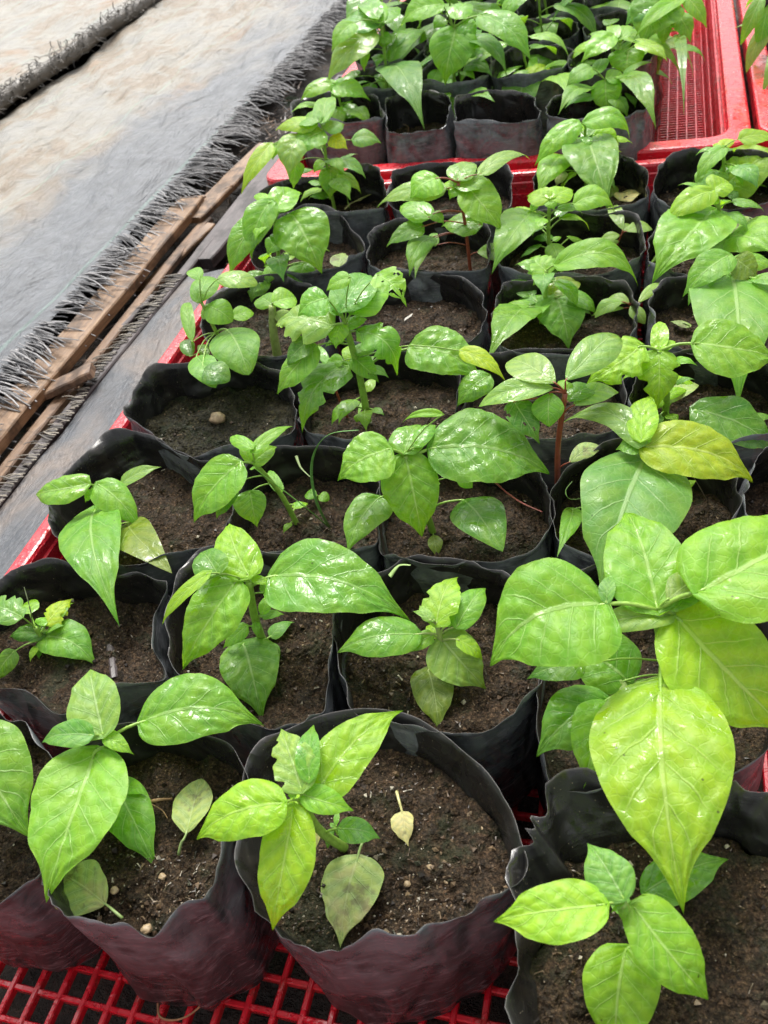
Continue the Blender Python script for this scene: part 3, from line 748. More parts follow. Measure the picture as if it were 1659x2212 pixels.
# ------------------------------------------------------------------ the grow bags, front to back
B0 = 'grow bag of the front crate: '
bag([at(-60 + 190 * math.cos(t), 1740 + 190 * math.sin(t) * 1.15) for t in [k * .449 for k in range(14)]], 'black grow bag cut by the left picture edge in the front row', world=True)
bag([(96,1830),(100,1905),(122,1953),(165,1993),(265,2001),(324,2019,-.006),(397,1967),(446,1933),(473,1877),(485,1800),(535,1690),(500,1610),(400,1575),(260,1565),(150,1620),(100,1720)],
    'purplish grow bag in the front row holding two fallen leaves, its lip dipping', grit=900)
bag([(518,1840),(535,1930),(588,1996),(648,2031),(707,2044),(760,2043),(833,2013),(906,2000),(978,1980),(1051,1953),(1112,1905),(1133,1835),(1097,1737),(1012,1643),(912,1560),(790,1540),(640,1560),(560,1615),(525,1720)],
    'wide open black grow bag in the bottom centre, largest of all, soil dotted with grit', grit=1500)
bag([(1165,2380),(1112,2150),(1105,2020),(1124,1829,.004),(1150,1760,.006),(1240,1700,.010),(1400,1690,.006),(1560,1700),(1680,1760),(1830,1900),(1850,2150),(1700,2400),(1400,2500)],
    'black grow bag in the bottom right corner with a wet crumpled lip', grit=700, crump=2.6, slope=.26)
bag([(-80,1300),(0,1249),(60,1222),(130,1210),(245,1238),(300,1238),(362,1260),(344,1296),(331,1345),(340,1400),(350,1460),(258,1476),(180,1530),(120,1536),(50,1484),(-60,1470),(-110,1400)],
    'black grow bag at the left edge in the second row, with a small curled seedling', grit=500)
bag([(365,1290),(400,1215),(480,1180),(600,1195),(700,1210),(735,1260),(712,1345),(708,1450),(700,1540),(640,1572),(540,1562),(450,1520),(380,1450),(355,1370)],
    'black grow bag in the second row under the large glossy horizontal leaf', grit=450)
bag([(716,1348),(720,1400),(738,1462),(760,1525),(800,1545),(880,1572),(960,1585),(1030,1576),(1110,1545),(1175,1470),(1180,1350),(1130,1260),(1045,1222),(978,1208),(912,1200),(850,1222),(780,1260),(728,1300)],
    'black grow bag in the second row with thick rolled rim and pale four-leaved seedling', grit=700)
bag([(1182,1380),(1172,1420),(1158,1520),(1168,1620),(1225,1700),(1400,1705),(1560,1690),(1690,1570),(1700,1400),(1620,1260),(1450,1190),(1290,1210),(1205,1280)],
    'black grow bag hidden under the biggest yellow-green plant on the right', grit=300)
bag([(108,1110),(120,1050),(182,985),(231,944),(291,932),(345,948),(423,992),(490,1000),(520,1040),(500,1110),(470,1172),(380,1190),(290,1215),(200,1200),(130,1165)],
    'black grow bag at the left of the third row, back wall against the rim', grit=350)
bag([(525,1045),(538,1000),(600,965),(700,965),(790,985),(812,1040),(818,1110),(802,1180),(720,1200),(600,1195),(510,1180),(500,1110)],
    'black grow bag in the third row with a curved grass blade growing in it', grit=300)
bag([(824,1040),(838,985),(900,960),(1010,955),(1110,975),(1170,1020),(1190,1090),(1172,1170),(1100,1210),(980,1220),(880,1210),(818,1195),(822,1110)],
    'black grow bag in the third row with a round wet leaf lying over its soil', grit=300)
bag([(1200,1060),(1235,1000),(1330,950),(1450,950),(1560,985),(1600,1060),(1580,1140),(1500,1195),(1350,1215),(1235,1190),(1190,1130)],
    'black grow bag in the third row under the broad blue-green leaf', grit=200)
bag([(1615,1040),(1650,980),(1760,950),(1860,980),(1880,1080),(1800,1150),(1690,1160),(1620,1110)], 'black grow bag cut by the right picture edge in the third row', grit=100)
bag([(262,882,.004),(284,856),(334,793,.006),(403,786,.006),(500,770),(590,790),(636,845),(636,910),(600,950),(520,965),(410,980),(330,940),(282,905)],
    'brownish grow bag at the left of the fourth row with mossy soil and a pebble', grit=300)
bag([(650,900),(656,850),(700,790),(800,765),(900,755),(975,775),(988,840),(982,900),(930,938),(830,950),(730,947),(668,932)],
    'black grow bag in the fourth row with a tall many-leaved seedling in its middle', grit=250)
bag([(1000,850),(1020,790),(1090,760),(1200,755),(1300,770),(1345,820),(1348,890),(1310,936),(1200,950),(1080,942),(1010,910)],
    'black grow bag in the fourth row behind the brown-red upright stem', grit=150)
bag([(1362,860),(1390,800),(1470,760),(1580,760),(1680,800),(1700,880),(1640,936),(1520,960),(1412,936)],
    'black grow bag in the fourth row right, under the chewed lime-coloured seedling', grit=250)
bag([(430,690),(470,630),(540,600),(640,600),(700,640),(715,700),(690,750),(620,772),(520,772),(450,748)],
    'black grow bag at the left of the fifth row full of round-leaved weeds', grit=150)
bag([(735,650),(780,610),(856,585),(930,582),(990,596),(1038,632),(1046,665),(1040,710),(985,748),(900,756),(800,752),(745,720)],
    'black grow bag in the fifth row with bare brown soil and a white scrap', grit=350)
bag([(1066,660),(1084,625),(1150,605),(1250,600),(1340,612),(1380,650),(1370,710),(1335,750),(1230,765),(1110,758),(1068,720)],
    'black grow bag in the fifth row behind a hanging heart-shaped leaf', grit=200)
bag([(1404,650),(1432,610),(1520,590),(1620,600),(1700,650),(1700,715),(1620,750),(1500,756),(1422,730)],
    'black grow bag in the fifth row at the right edge under a huge drooping leaf', grit=120)
bag([(545,520),(570,480),(640,450),(718,455),(756,490),(784,535),(761,558),(710,582),(620,592),(560,575)],
    'black grow bag at the left of the sixth row beside the crate rim', grit=150)
bag([(794,535),(810,490),(880,472),(960,465),(1040,480),(1056,530),(1050,575),(960,588),(870,586),(802,575)],
    'black grow bag in the sixth row around the base of the red-stemmed weed', grit=200)
bag([(1074,530),(1092,490),(1170,460),(1280,458),(1376,466),(1388,505),(1380,560),(1300,592),(1180,596),(1090,584)],
    'black grow bag in the sixth row holding a small oval-leaved weed', grit=200)
bag([(1400,530),(1422,485),(1500,462),(1600,465),(1680,500),(1690,556),(1600,586),(1480,590),(1406,570)],
    'black grow bag at the right of the sixth row under pale lime leaves', grit=120)
bag([(560,420),(595,397,.006),(660,385,.004),(720,382,.008),(775,356,.014),(818,356,.012),(833,400),(830,446),(760,460),(680,464),(600,456)],
    'brown-tinted grow bag at the left of the back row of the front crate', grit=150)
bag([(842,400),(854,370,.008),(920,352,.012),(1020,350,.008),(1092,356,.006),(1102,400),(1096,446),(1010,462),(900,464),(846,446)],
    'black grow bag second from left in the back row of the front crate', grit=120)
bag([(1154,400),(1168,365),(1230,347,.008),(1320,330,.008),(1374,344,.006),(1398,385),(1386,436),(1300,452),(1210,450),(1160,436)],
    'black grow bag in the front crate back row with a fallen yellow leaf inside', grit=150)
bag([(1410,395),(1438,344,.004),(1486,324,.008),(1534,319,.008),(1600,327,.004),(1690,350),(1700,410),(1620,446),(1500,452),(1430,438)],
    'black grow bag at the right of the back row with crumbly dry soil', grit=350)
# crate behind
kw = dict(zr=.03, hgt=.165, base=.95)
bag([(630,250),(640,216),(720,200),(800,203),(824,228),(822,256),(760,260),(690,257)], 'black grow bag at the front left of the second crate', grit=60, **kw)
bag([(834,250),(838,212),(900,196),(962,203),(972,244),(950,276,-.006),(888,290,-.010),(838,284,-.006)], 'black grow bag with a sagging front lip and a dry curled stalk', grit=60, **kw)
bag([(982,252),(990,212),(1060,198),(1145,204),(1166,234),(1160,256),(1080,262),(990,262)], 'empty black grow bag with a flat front in the second crate', grit=60, **kw)
bag([(1178,240),(1200,205),(1290,186),(1370,170),(1408,190),(1400,225),(1388,240),(1340,252),(1276,256),(1200,252)], 'tall black grow bag at the front right of the second crate', grit=60, **kw)
LB = {(0, 1): 'black grow bag behind the front left one of the second crate', (1, 1): 'black grow bag under the large heart leaf in the second crate', (2, 1): 'black grow bag with a tiny yellow seedling', (3, 1): 'dusty black grow bag standing highest at the bare crate side'}
for j in range(6):
    for i in range(4):
        if j == 0: continue
        cx_ = -.038 + .130 * i + .006 * math.sin(i * 5 + j * 3); cy_ = 1.135 + .146 * j + .006 * math.sin(i * 3 + j)
        lab = LB.get((i, j)) or '%s grow bag in the %s row of the second crate' % (('leftmost black', 'left middle black', 'right middle black', 'rightmost black')[i], ('', 'second', 'third', 'fourth', 'fifth', 'farthest')[j])
        bag(sqring(cx_, cy_, .03, .064, .068, i * 7 + j * 31), lab, grit=20, world=True, **kw)
kw3 = dict(kw)
for j in range(5):
    for i in range(2):
        bag(sqring(.665 + .148 * i, 1.30 + .147 * j, .035, .070, .068, i * 7 + j * 31 + 400), '%s grow bag in the third crate, %s from the near end' % (('left-hand black', 'right-hand black')[i], ('first', 'second', 'third', 'fourth', 'fifth')[j]), grit=15, world=True, **kw3)
# ------------------------------------------------------------------ the seedlings, front to back
# p.L(base u, v, tip u, v, width, colour): one leaf of its own per line
p = Plant((-60, 1760), (-75, 1600), 'seedling cut by the left edge, one broad puckered bright leaf reaching in', r=2.6)
p.L(-70, 1590, 55, 1800, 215, 'g', m=.6, puck=.09)
p.L(-80, 1590, -150, 1480, 120, 'g')
p = Plant((264, 1705), (228, 1592), 'front row seedling with broad smooth leaves, one drooping left past the bag rim', r=2.8)
p.L(222, 1586, 190, 1434, 118, 'p', m=.35, wet=False)
p.L(312, 1558, 569, 1557, 150, 'g', m=.5, arch=.12, bend=-.07, wet=True)
p.L(204, 1626, 88, 1938, 196, 'l', m=.8, wet=False, bend=-.04)
p.L(247, 1692, 334, 1872, 116, 'g', m=.9, wet=False)
p.L(198, 1588, 82, 1600, 58, 'b', wet=True, m=.6)
p.L(228, 1588, 289, 1628, 40, 'l', m=.5, wet=False)
p.L(236, 1598, 205, 1570, 16, 'y')
p = Plant((745, 1832), (650, 1728), 'front row seedling leaning left, lime leaves radiating over the widest bag', r=2.6)
p.L(651, 1706, 604, 1566, 96, 'p', m=.4, ragged=.5)
p.L(668, 1684, 676, 1558, 52, 'g', m=.3, wet=True)
p.L(692, 1698, 869, 1523, 118, 'y', m=.45, wet=True, bend=-.05)
p.L(654, 1716, 765, 1748, 62, 'l', m=.5, wet=False)
p.L(609, 1735, 413, 1808, 122, 'y', m=.6, wet=True, bend=.06)
p.L(632, 1748, 580, 2018, 120, 'y', m=.8, wet=True, puck=.1)
p.L(640, 1717, 621, 1718, 14, 'l', pet=False)
p.L(694, 1792, 644, 1850, 44, 'c', kind='oval', zb=-.010)
p = Plant((1400, 2075), (1343, 1950), 'young matte seedling in the bottom right corner with four spread leaves', r=2.8)
p.L(1346, 1940, 1268, 1816, 100, 'b', m=.3, wet=False)
p.L(1302, 1954, 1062, 1984, 140, 'y', m=.5, wet=False, arch=.06)
p.L(1370, 1960, 1543, 2166, 136, 'l', m=.5, wet=False)
p.L(1352, 2052, 1330, 2290, 166, 'y', m=.75, wet=False, low=True)
p.L(1395, 1925, 1574, 1850, 110, 'g', zb=-.018, zt=-.010, wet=True, low=True)
p.L(1345, 1950, 1342, 1990, 24, 'g', pet=False, m=.8)
p.L(1347, 1948, 1318, 1972, 13, 'l', pet=False)
p = Plant((100, 1405), (76, 1356), 'small sick seedling with curled brown-tipped leaves in the leftmost second row bag', r=2.)
p.L(95, 1376, 207, 1436, 92, 'g', m=.5, bend=-.1)
p.L(100, 1348, 156, 1288, 46, 'Y', m=.3, wet=False, ragged=.6)
p.L(94, 1372, 14, 1372, 40, 'd', wet=True, wav=.2, puck=.2)
p.L(46, 1332, -30, 1300, 70, 'b', wet=True, wav=.15, ragged=.5)
p.L(30, 1408, -10, 1474, 42, 'g')
p.L(86, 1388, 83, 1425, 18, 'g', pet=False)
p.L(85, 1350, 98, 1332, 24, 'l', pet=False)
p = Plant((572, 1398), (538, 1256), 'upright seedling in the second row with one very large glossy leaf pointing right', r=3.)
p.L(537, 1243, 491, 1118, 96, 'y', m=.35, wet=False, puck=.12)
p.L(596, 1244, 886, 1327, 164, 'g', m=.35, wet=True, bend=-.05, arch=.1)
p.L(508, 1258, 384, 1443, 112, 'l', m=.7, wet=True, puck=.14, bend=-.05)
p.L(452, 1238, 341, 1346, 30, 'y', m=.6, wet=False)
p.L(470, 1240, 432, 1186, 78, 'd', m=.2, wet=True)
p.L(526, 1391, 562, 1545, 130, 'g', m=.9, wet=False)
p.L(533, 1352, 477, 1400, 32, 'g', m=.7)
p.L(576, 1388, 598, 1438, 42, 'g', kind='oval', m=.9)
p.L(566, 1326, 598, 1274, 26, 'l')
p.L(545, 1250, 588, 1263, 20, 'y', pet=False)
p.L(540, 1248, 520, 1238, 12, 'y', pet=False)
p.L(568, 1280, 590, 1235, 22, 'g')
p = Plant((960, 1438), (944, 1352), 'low pale seedling in the second row, four flat leaves in a cross', r=1.8, col='p')
p.L(942, 1349, 989, 1237, 80, 'y', m=.35, wet=False, ragged=.3)
p.L(902, 1370, 727, 1401, 90, 'g', m=.5, wet=True)
p.L(954, 1378, 1054, 1487, 112, 'p', m=.6, wet=False)
p.L(925, 1447, 948, 1576, 92, 'o', m=.7, wet=False)
p.L(934, 1372, 858, 1411, 36, 'l', m=.6)
p.L(987, 1353, 1050, 1262, 64, 'g', m=.3, wet=False)
p.L(930, 1340, 905, 1305, 24, 'p'); p.L(938, 1340, 890, 1318, 16, 'p')
p = Plant((1445, 1560), (1420, 1318), 'biggest seedling, on the right, thick stem under giant puckered yellow-green leaves', r=4.2)
p.L(1420, 1314, 1350, 1086, 176, 'l', m=.35, wet=False, puck=.10)
p.L(1300, 1306, 1052, 1428, 250, 'l', m=.55, wet=False, bend=.10, puck=.08, arch=.14)
p.L(1449, 1329, 1243, 1379, 62, 'p', m=.5, wet=False, fold=.5)
p.L(1462, 1334, 1720, 1585, 232, 'y', m=.55, wet=False, puck=.09, bend=.05)
p.L(1427, 1490, 1478, 1968, 306, 'y', zb=.050, zt=.030, wet=True, puck=.10, arch=.12, hook=.06)
p.L(1515, 1276, 1810, 1130, 240, 'l', m=.4, wet=False, puck=.08)
p.L(1358, 1473, 1230, 1380, 128, 'g', m=.2, wet=False)
p.L(1258, 1437, 1136, 1462, 68, 'd', m=.6, wet=True)
p.L(1310, 1512, 1158, 1626, 138, 'g', zb=.010, zt=.006, wet=False)
p.L(1318, 1525, 1260, 1696, 140, 'l', zb=.015, zt=.008, wet=False)
p.L(1471, 1463, 1585, 1578, 104, 'o', m=.7, wet=False)
p.L(1410, 1490, 1360, 1474, 30, 'g')
p.L(1440, 1312, 1534, 1280, 38, 'g')
p.L(1440, 1296, 1520, 1236, 66, 'o', kind='oval')
p.L(1350, 1470, 1312, 1518, 54, 'f', kind='oval')
p.L(1310, 1302, 1326, 1238, 36, 'b', wet=True)
p.L(1445, 1390, 1480, 1408, 22, 'g'); p.L(1425, 1335, 1395, 1352, 14, 'l', pet=False)
p = Plant((240, 1142), (212, 1052), 'seedling at the left of the third row with a long leaf hanging over the rim', r=2.2)
p.L(190, 1046, 68, 1061, 62, 'l', m=.5, wet=True, fold=.3, bend=-.12)
p.L(212, 1046, 304, 1141, 76, 'l', m=.6, wet=False)
p.L(205, 1103, 240, 1314, 140, 'g', m=.85, wet=False)
p.L(264, 1044, 345, 1004, 28, 'p', m=.4)
p.L(282, 1128, 352, 1206, 92, 'o', m=.3, wet=True, kind='oval')
p.L(200, 1060, 182, 1085, 18, 'l', pet=False)
p = Plant((642, 1134), (551, 1002), 'slender leaning seedling in the third row left with leaves at its tip', r=2.2)
p.L(516, 1001, 409, 1124, 94, 'l', m=.8, wet=True)
p.L(545, 975, 633, 912, 26, 'l', m=.4, wet=False); p.L(545, 968, 493, 938, 30, 'l', m=.3)
p.L(546, 1000, 598, 960, 44, 'l', m=.4, wet=False); p.L(540, 998, 520, 957, 26, 'y')
p.L(540, 1063, 555, 1139, 70, 'g', m=.8)
p.L(508, 1048, 463, 1119, 46, 'd', m=.8, wet=True)
p.L(608, 1062, 580, 1010, 26, 'g')
p = Plant((935, 1150), (874, 984), 'seedling in the third row with two broad leaves, one crinkled bright leaf in front', r=2.6)
p.L(840, 970, 724, 1032, 112, 'l', m=.6, wet=True)
p.L(876, 986, 912, 1163, 122, 'l', m=.9, wet=False, puck=.12)
p.L(874, 978, 910, 909, 72, 'g', m=.3, wet=True)
p.L(899, 964, 944, 912, 36, 'g', wet=True); p.L(955, 896, 867, 906, 18, 'l', m=.4, fold=.6)
p.L(937, 968, 1193, 1009, 160, 'g', m=.45, wet=True, bend=-.04)
p.L(818, 1076, 748, 1190, 86, 'g', m=.7, wet=True)
p.L(1000, 1080, 1079, 1171, 108, 'd', m=.2, wet=True, kind='oval', zb=-.012)
p.L(936, 1155, 943, 1198, 32, 'o', kind='oval')
p.L(985, 1028, 1022, 1052, 32, 'g', kind='oval'); p.L(870, 990, 842, 1012, 16, 'l', pet=False)
p = Plant((1405, 1120), (1393, 965), 'seedling in the third row with one matte blue-green heart leaf and one yellow leaf', r=2.6)
p.L(1392, 992, 1300, 1262, 232, 'b', m=.65, wet=False, puck=.04)
p.L(1392, 966, 1639, 1029, 122, 'Y', m=.5, wet=False, puck=.10, bend=-.05)
p.L(1387, 957, 1208, 902, 62, 'p', m=.3, wet=True, bend=.2); p.L(1385, 950, 1404, 846, 66, 'y', m=.3, wet=True)
p.L(1392, 958, 1422, 902, 22, 'l'); p.L(1386, 966, 1330, 968, 40, 'g', wet=True)
p.L(1462, 1070, 1508, 1034, 22, 'y', zb=-.0); p.L(1462, 1072, 1500, 1082, 20, 'y', zb=-.0)
p.L(1236, 1100, 1205, 1180, 46, 'g', wet=False)
p = Plant((1206, 1076), (1221, 850), 'tall weed with a straight brown-red stem and smooth oval pale leaves', r=2.2, col='r', name='weed_seedling', cat='weed', group='weeds among the seedlings')
p.L(1222, 822, 1337, 704, 78, 'p', kind='oval', m=.45, wet=True)
p.L(1198, 838, 1030, 868, 50, 'p', kind='oval', m=.4, wet=True)
p.L(1200, 828, 1092, 768, 72, 'p', kind='oval', m=.2, wet=False)
p.L(1238, 876, 1340, 838, 46, 'p', kind='oval', m=.4, wet=True)
p.L(1225, 868, 1290, 834, 44, 'd', kind='oval', wet=True)
p.L(1188, 848, 1186, 920, 70, 'g', kind='oval', m=.7)
p.L(1110, 868, 1168, 956, 66, 'd', m=.6, holes=1)
p.L(1229, 999, 1300, 957, 36, 'f', kind='oval', m=.3); p.L(1222, 842, 1206, 820, 22, 'l', kind='oval', pet=False); p.L(1222, 842, 1236, 826, 18, 'l', kind='oval', pet=False)
p = Plant((505, 795), (436, 655), 'clump of small round-leaved glossy weeds by the red rim at the left', r=2., name='weed_seedling', cat='weed', group='weeds among the seedlings')
for q in ((425, 654, 452, 588, 50, 'g'), (468, 604, 557, 606, 40, 'p'), (447, 660, 502, 690, 52, 'g'), (490, 712, 532, 795, 96, 'g'), (500, 685, 548, 672, 28, 'l'), (424, 770, 462, 828, 56, 'g'),
          (416, 738, 400, 640, 27, 'g'), (412, 770, 398, 728, 30, 'd'), (432, 604, 410, 578, 30, 'g'), (436, 800, 494, 818, 52, 'd'), (440, 690, 462, 650, 24, 'l'), (445, 775, 432, 740, 24, 'g')):
    p.L(*q, kind='round', m=.6, wet=q[5] in 'pd', pet=True, arch=.08, **(dict(zb=.018, zt=.012) if q[3] > 780 else {}))
p = Plant((600, 770), (588, 660), 'thick pale stubby shoot beside the round-leaved weeds', r=4.5, col='p', name='weed_seedling', cat='weed', group='weeds among the seedlings')
p.L(588, 660, 555, 640, 40, 'g', kind='round'); p.L(588, 655, 640, 640, 46, 'l', kind='round'); p.L(590, 680, 640, 690, 30, 'f', kind='oval')
p = Plant((796, 918), (746, 700), 'tall seedling in the fourth row with many ragged insect-bitten leaves', r=3.2)
p.L(737, 671, 802, 583, 84, 'b', m=.4, wet=True); p.L(762, 675, 836, 604, 82, 'l', m=.2, wet=False)
p.L(716, 704, 588, 692, 92, 'p', m=.3, wet=False, ragged=.5); p.L(775, 716, 862, 808, 78, 'g', m=.9, arch=.42, wet=False, ragged=.6)
p.L(750, 790, 646, 926, 84, 'g', m=.8, wet=True, ragged=.7, puck=.12, arch=.25)
p.L(764, 772, 820, 823, 46, 'g'); p.L(764, 760, 818, 749, 28, 'g'); p.L(738, 700, 724, 753, 46, 'l', m=.8)
p.L(745, 706, 794, 685, 32, 'l'); p.L(705, 645, 640, 680, 66, 'g', m=.6, wet=True); p.L(678, 748, 592, 846, 62, 'g', m=.7)
p.L(668, 735, 615, 790, 40, 'd', wet=True); p.L(815, 595, 878, 656, 66, 'l', holes=1, ragged=.4, m=.5)
p.L(756, 600, 702, 625, 36, 'l'); p.L(735, 680, 712, 645, 30, 'g', wet=True); p.L(890, 752, 1040, 812, 112, 'g', m=.5, wet=True, bend=-.06)
p.L(998, 758, 1094, 817, 40, 'Y', m=.5, wet=False, zb=.05); p.L(740, 780, 700, 790, 26, 'l'); p.L(742, 735, 700, 748, 16, 'g')
p.L(1055, 812, 985, 873, 60, 'g', zb=.02, wet=True, pet=False)
p = Plant((749, 898), (716, 812), 'thin red-stemmed weed leaning beside the tall bitten seedling', r=1.1, col='r', name='weed_seedling', cat='weed', group='weeds among the seedlings')
p.L(716, 800, 668, 742, 22, 'g', kind='oval'); p.L(716, 800, 694, 760, 20, 'p', kind='oval')
p = Plant((1436, 912), (1424, 758), 'lime seedling in the fourth row right with chewed leaf edges', r=2.8)
p.L(1424, 756, 1424, 686, 40, 'y', m=.5); p.L(1422, 758, 1420, 882, 92, 'y', m=.8, puck=.12, ragged=.5, wet=True)
p.L(1384, 748, 1264, 822, 100, 'y', m=.6, ragged=.4, wet=True, bend=-.1); p.L(1503, 742, 1692, 768, 112, 'l', m=.4, wet=False)
p.L(1446, 872, 1512, 822, 36, 'f', kind='oval'); p.L(1436, 860, 1490, 838, 22, 'y'); p.L(1434, 756, 1460, 734, 20, 'y'); p.L(1436, 880, 1450, 838, 20, 'y'); p.L(1425, 862, 1410, 885, 26, 'y')
p = Plant((1600, 975), (1560, 905), 'dark wet-leaved seedling at the right edge, third row', r=1.8)
p.L(1500, 885, 1690, 975, 92, 'd', m=.5, wet=True, wav=.15); p.L(1585, 985, 1622, 975, 24, 'o', kind='oval')
p = Plant((1170, 698), (1180, 584), 'seedling in the fifth row with a hanging heart-shaped leaf and one long arched leaf', r=2.4)
p.L(1185, 590, 1138, 556, 56, 'l', ragged=.6, wet=True); p.L(1204, 572, 1385, 604, 58, 'l', m=1., arch=.30, wet=False)
p.L(1200, 640, 1229, 750, 98, 'g', m=.9, wet=False); p.L(1130, 668, 1054, 755, 78, 'g', m=.7, wet=True)
p.L(1160, 672, 1130, 646, 26, 'g', wet=True); p.L(1190, 640, 1256, 600, 40, 'o'); p.L(1175, 610, 1196, 594, 26, 'g'); p.L(1172, 595, 1150, 615, 22, 'l')
p.L(1172, 652, 1158, 636, 14, 'l')
p = Plant((1376, 704), (1364, 662), 'tiny weed with small oval leaves on a pinkish stem in the fifth row', r=.9, col='r', name='weed_seedling', cat='weed', group='weeds among the seedlings')
for q in ((1360, 655, 1312, 641, 22), (1345, 652, 1284, 682, 28), (1378, 655, 1437, 603, 20), (1363, 658, 1394, 697, 30), (1350, 665, 1276, 678, 12)): p.L(*q, 'p', kind='oval', m=.5)
p = Plant((1592, 720), (1582, 590), 'seedling at the right edge of the fifth row with one huge smooth drooping leaf', r=2.8)
p.L(1582, 594, 1598, 842, 178, 'g', m=.8, wet=False, puck=.03); p.L(1574, 552, 1474, 633, 62, 'g', m=.6, wet=False); p.L(1590, 560, 1640, 600, 60, 'o'); p.L(1580, 580, 1680, 566, 40, 'l')
p = Plant((612, 640), (590, 440), 'leaning seedling at the left of the sixth row with a broad dark leaf', r=2.4)
p.L(585, 436, 538, 556, 58, 'g', m=.8, wet=True); p.L(597, 455, 652, 408, 46, 'l', m=.3); p.L(632, 466, 695, 584, 108, 'g', m=.7, wet=False); p.L(585, 435, 546, 418, 20, 'l')
p.L(556, 472, 490, 592, 56, 'g', m=.8, wet=True); p.L(622, 542, 712, 535, 32, 'p', wet=True); p.L(660, 566, 642, 622, 56, 'g', kind='round', m=.7); p.L(585, 575, 578, 615, 28, 'g')
p.L(600, 640, 553, 656, 40, 'g', wet=True); p.L(600, 640, 650, 650, 46, 'l'); p.L(570, 590, 540, 650, 52, 'g', wet=True); p.L(600, 520, 575, 548, 34, 'g'); p.L(604, 500, 640, 545, 30, 'l')
p = Plant((1016, 584), (990, 395), 'red-stemmed weed in the sixth row with long bare leaf stalks', r=1.9, col='r', name='weed_seedling', cat='weed', group='weeds among the seedlings')
p.L(957, 408, 808, 436, 40, 'p', m=.4, wet=True); p.L(945, 385, 884, 424, 62, 'l', m=.5); p.L(988, 388, 1026, 344, 46, 'p', wet=True); p.L(984, 402, 1064, 386, 46, 'p', wet=True)
p.L(1038, 376, 1148, 328, 28, 'p', wet=False); p.L(1012, 405, 1086, 492, 78, 'l', m=.7, wet=False); p.L(1038, 486, 950, 482, 50, 'g', wet=True); p.L(925, 470, 860, 438, 46, 'l', wet=True)
p.L(912, 490, 832, 527, 40, 'g', m=.6, wet=True); p.L(930, 514, 884, 584, 42, 'g', m=.8); p.L(936, 516, 896, 588, 30, 'p', m=.9); p.L(935, 462, 960, 482, 24, 'g', wet=True); p.L(1030, 545, 1092, 552, 28, 'p', kind='oval')
p.L(985, 405, 955, 395, 26, 'y'); p.L(988, 408, 970, 430, 22, 'l'); p.L(940, 530, 940, 500, 20, 'g')
p = Plant((1190, 560), (1187, 440), 'seedling in the sixth row whose green fork holds a lime tuft', r=2.2)
p.L(1187, 430, 1137, 418, 38, 'y', m=.4); p.L(1188, 430, 1240, 404, 38, 'y', m=.3); p.L(1187, 432, 1197, 452, 32, 'l', m=.6); p.L(1185, 428, 1200, 402, 24, 'y')
p.L(1242, 440, 1332, 451, 44, 'l', arch=.28, m=.8); p.L(1146, 462, 1062, 574, 76, 'g', m=.8, wet=True); p.L(1150, 455, 1160, 425, 16, 'l'); p.L(1196, 520, 1214, 510, 10, 'l')
p = Plant((1331, 548), (1344, 504), 'small upright weed with spoon-shaped leaves in the sixth row', r=.9, col='r', name='weed_seedling', cat='weed', group='weeds among the seedlings')
for q in ((1346, 498, 1322, 436, 28), (1352, 500, 1412, 490, 24), (1340, 508, 1294, 518, 18), (1344, 500, 1368, 484, 14), (1338, 520, 1306, 535, 12)): p.L(*q, 'p', kind='oval', m=.5)
p = Plant((1570, 560), (1548, 420), 'pale lime seedling at the right edge of the sixth row', r=2.2)
p.L(1540, 456, 1412, 588, 124, 'l', m=.8, wet=False); p.L(1564, 478, 1405, 556, 52, 'p', m=.5, wet=True); p.L(1540, 412, 1432, 478, 50, 'y', m=.6); p.L(1540, 412, 1585, 396, 44, 'y', m=.3)
p.L(1562, 520, 1680, 536, 84, 'l', m=.6); p.L(1568, 494, 1656, 482, 30, 'f'); p.L(1548, 425, 1520, 440, 30, 'y'); p.L(1550, 470, 1530, 500, 30, 'l')
p = Plant((724, 458), (698, 284), 'tall forked seedling at the left end of the front crate with drooping lobed leaves', r=2.2)
p.L(695, 264, 710, 207, 40, 'g', wet=False); p.L(690, 262, 650, 255, 36, 'g'); p.L(682, 270, 590, 272, 32, 'y', wet=False); p.L(702, 280, 746, 264, 30, 'b', wet=True); p.L(648, 294, 622, 378, 60, 'p', m=.7, wet=True)
p.L(696, 284, 632, 332, 48, 'g', m=.5); p.L(640, 350, 632, 408, 32, 'l', m=.9); p.L(714, 362, 711, 430, 48, 'l', m=.9, wet=False); p.L(762, 302, 824, 304, 32, 'b', m=.4); p.L(716, 296, 752, 320, 32, 'Y')
p.L(584, 313, 516, 412, 36, 'y', m=.7, wet=False); p.L(600, 310, 588, 345, 20, 'l'); p.L(700, 350, 676, 372, 20, 'l')
p = Plant((745, 252), (732, 184), 'bent seedling in the second crate leaning over the front left crate corner', r=1.8, zs=.0, group='pepper seedlings in the second crate')
p.L(714, 180, 646, 212, 32, 'l', m=.6); p.L(720, 186, 800, 210, 40, 'l', m=.5); p.L(736, 240, 784, 250, 34, 'g'); p.L(728, 190, 700, 175, 20, 'l')
p = Plant((1268, 420), (1264, 272), 'seedling at the back of the front crate with broad hanging leaf and arched leaf', r=2.2)
p.L(1270, 300, 1314, 434, 108, 'g', m=.8, wet=False); p.L(1263, 264, 1366, 291, 38, 'l', arch=.3, m=.9, wet=True); p.L(1246, 264, 1152, 350, 44, 'l', m=.7, wet=True); p.L(1212, 338, 1160, 414, 54, 'l', m=.8)
p.L(1285, 290, 1340, 308, 54, 'y', m=.6, wet=False); p.L(1255, 268, 1232, 290, 28, 'y'); p.L(1268, 300, 1296, 270, 40, 'b', wet=True); p.L(1215, 370, 1200, 402, 24, 'f'); p.L(1318, 400, 1330, 428, 26, 'o', kind='round')
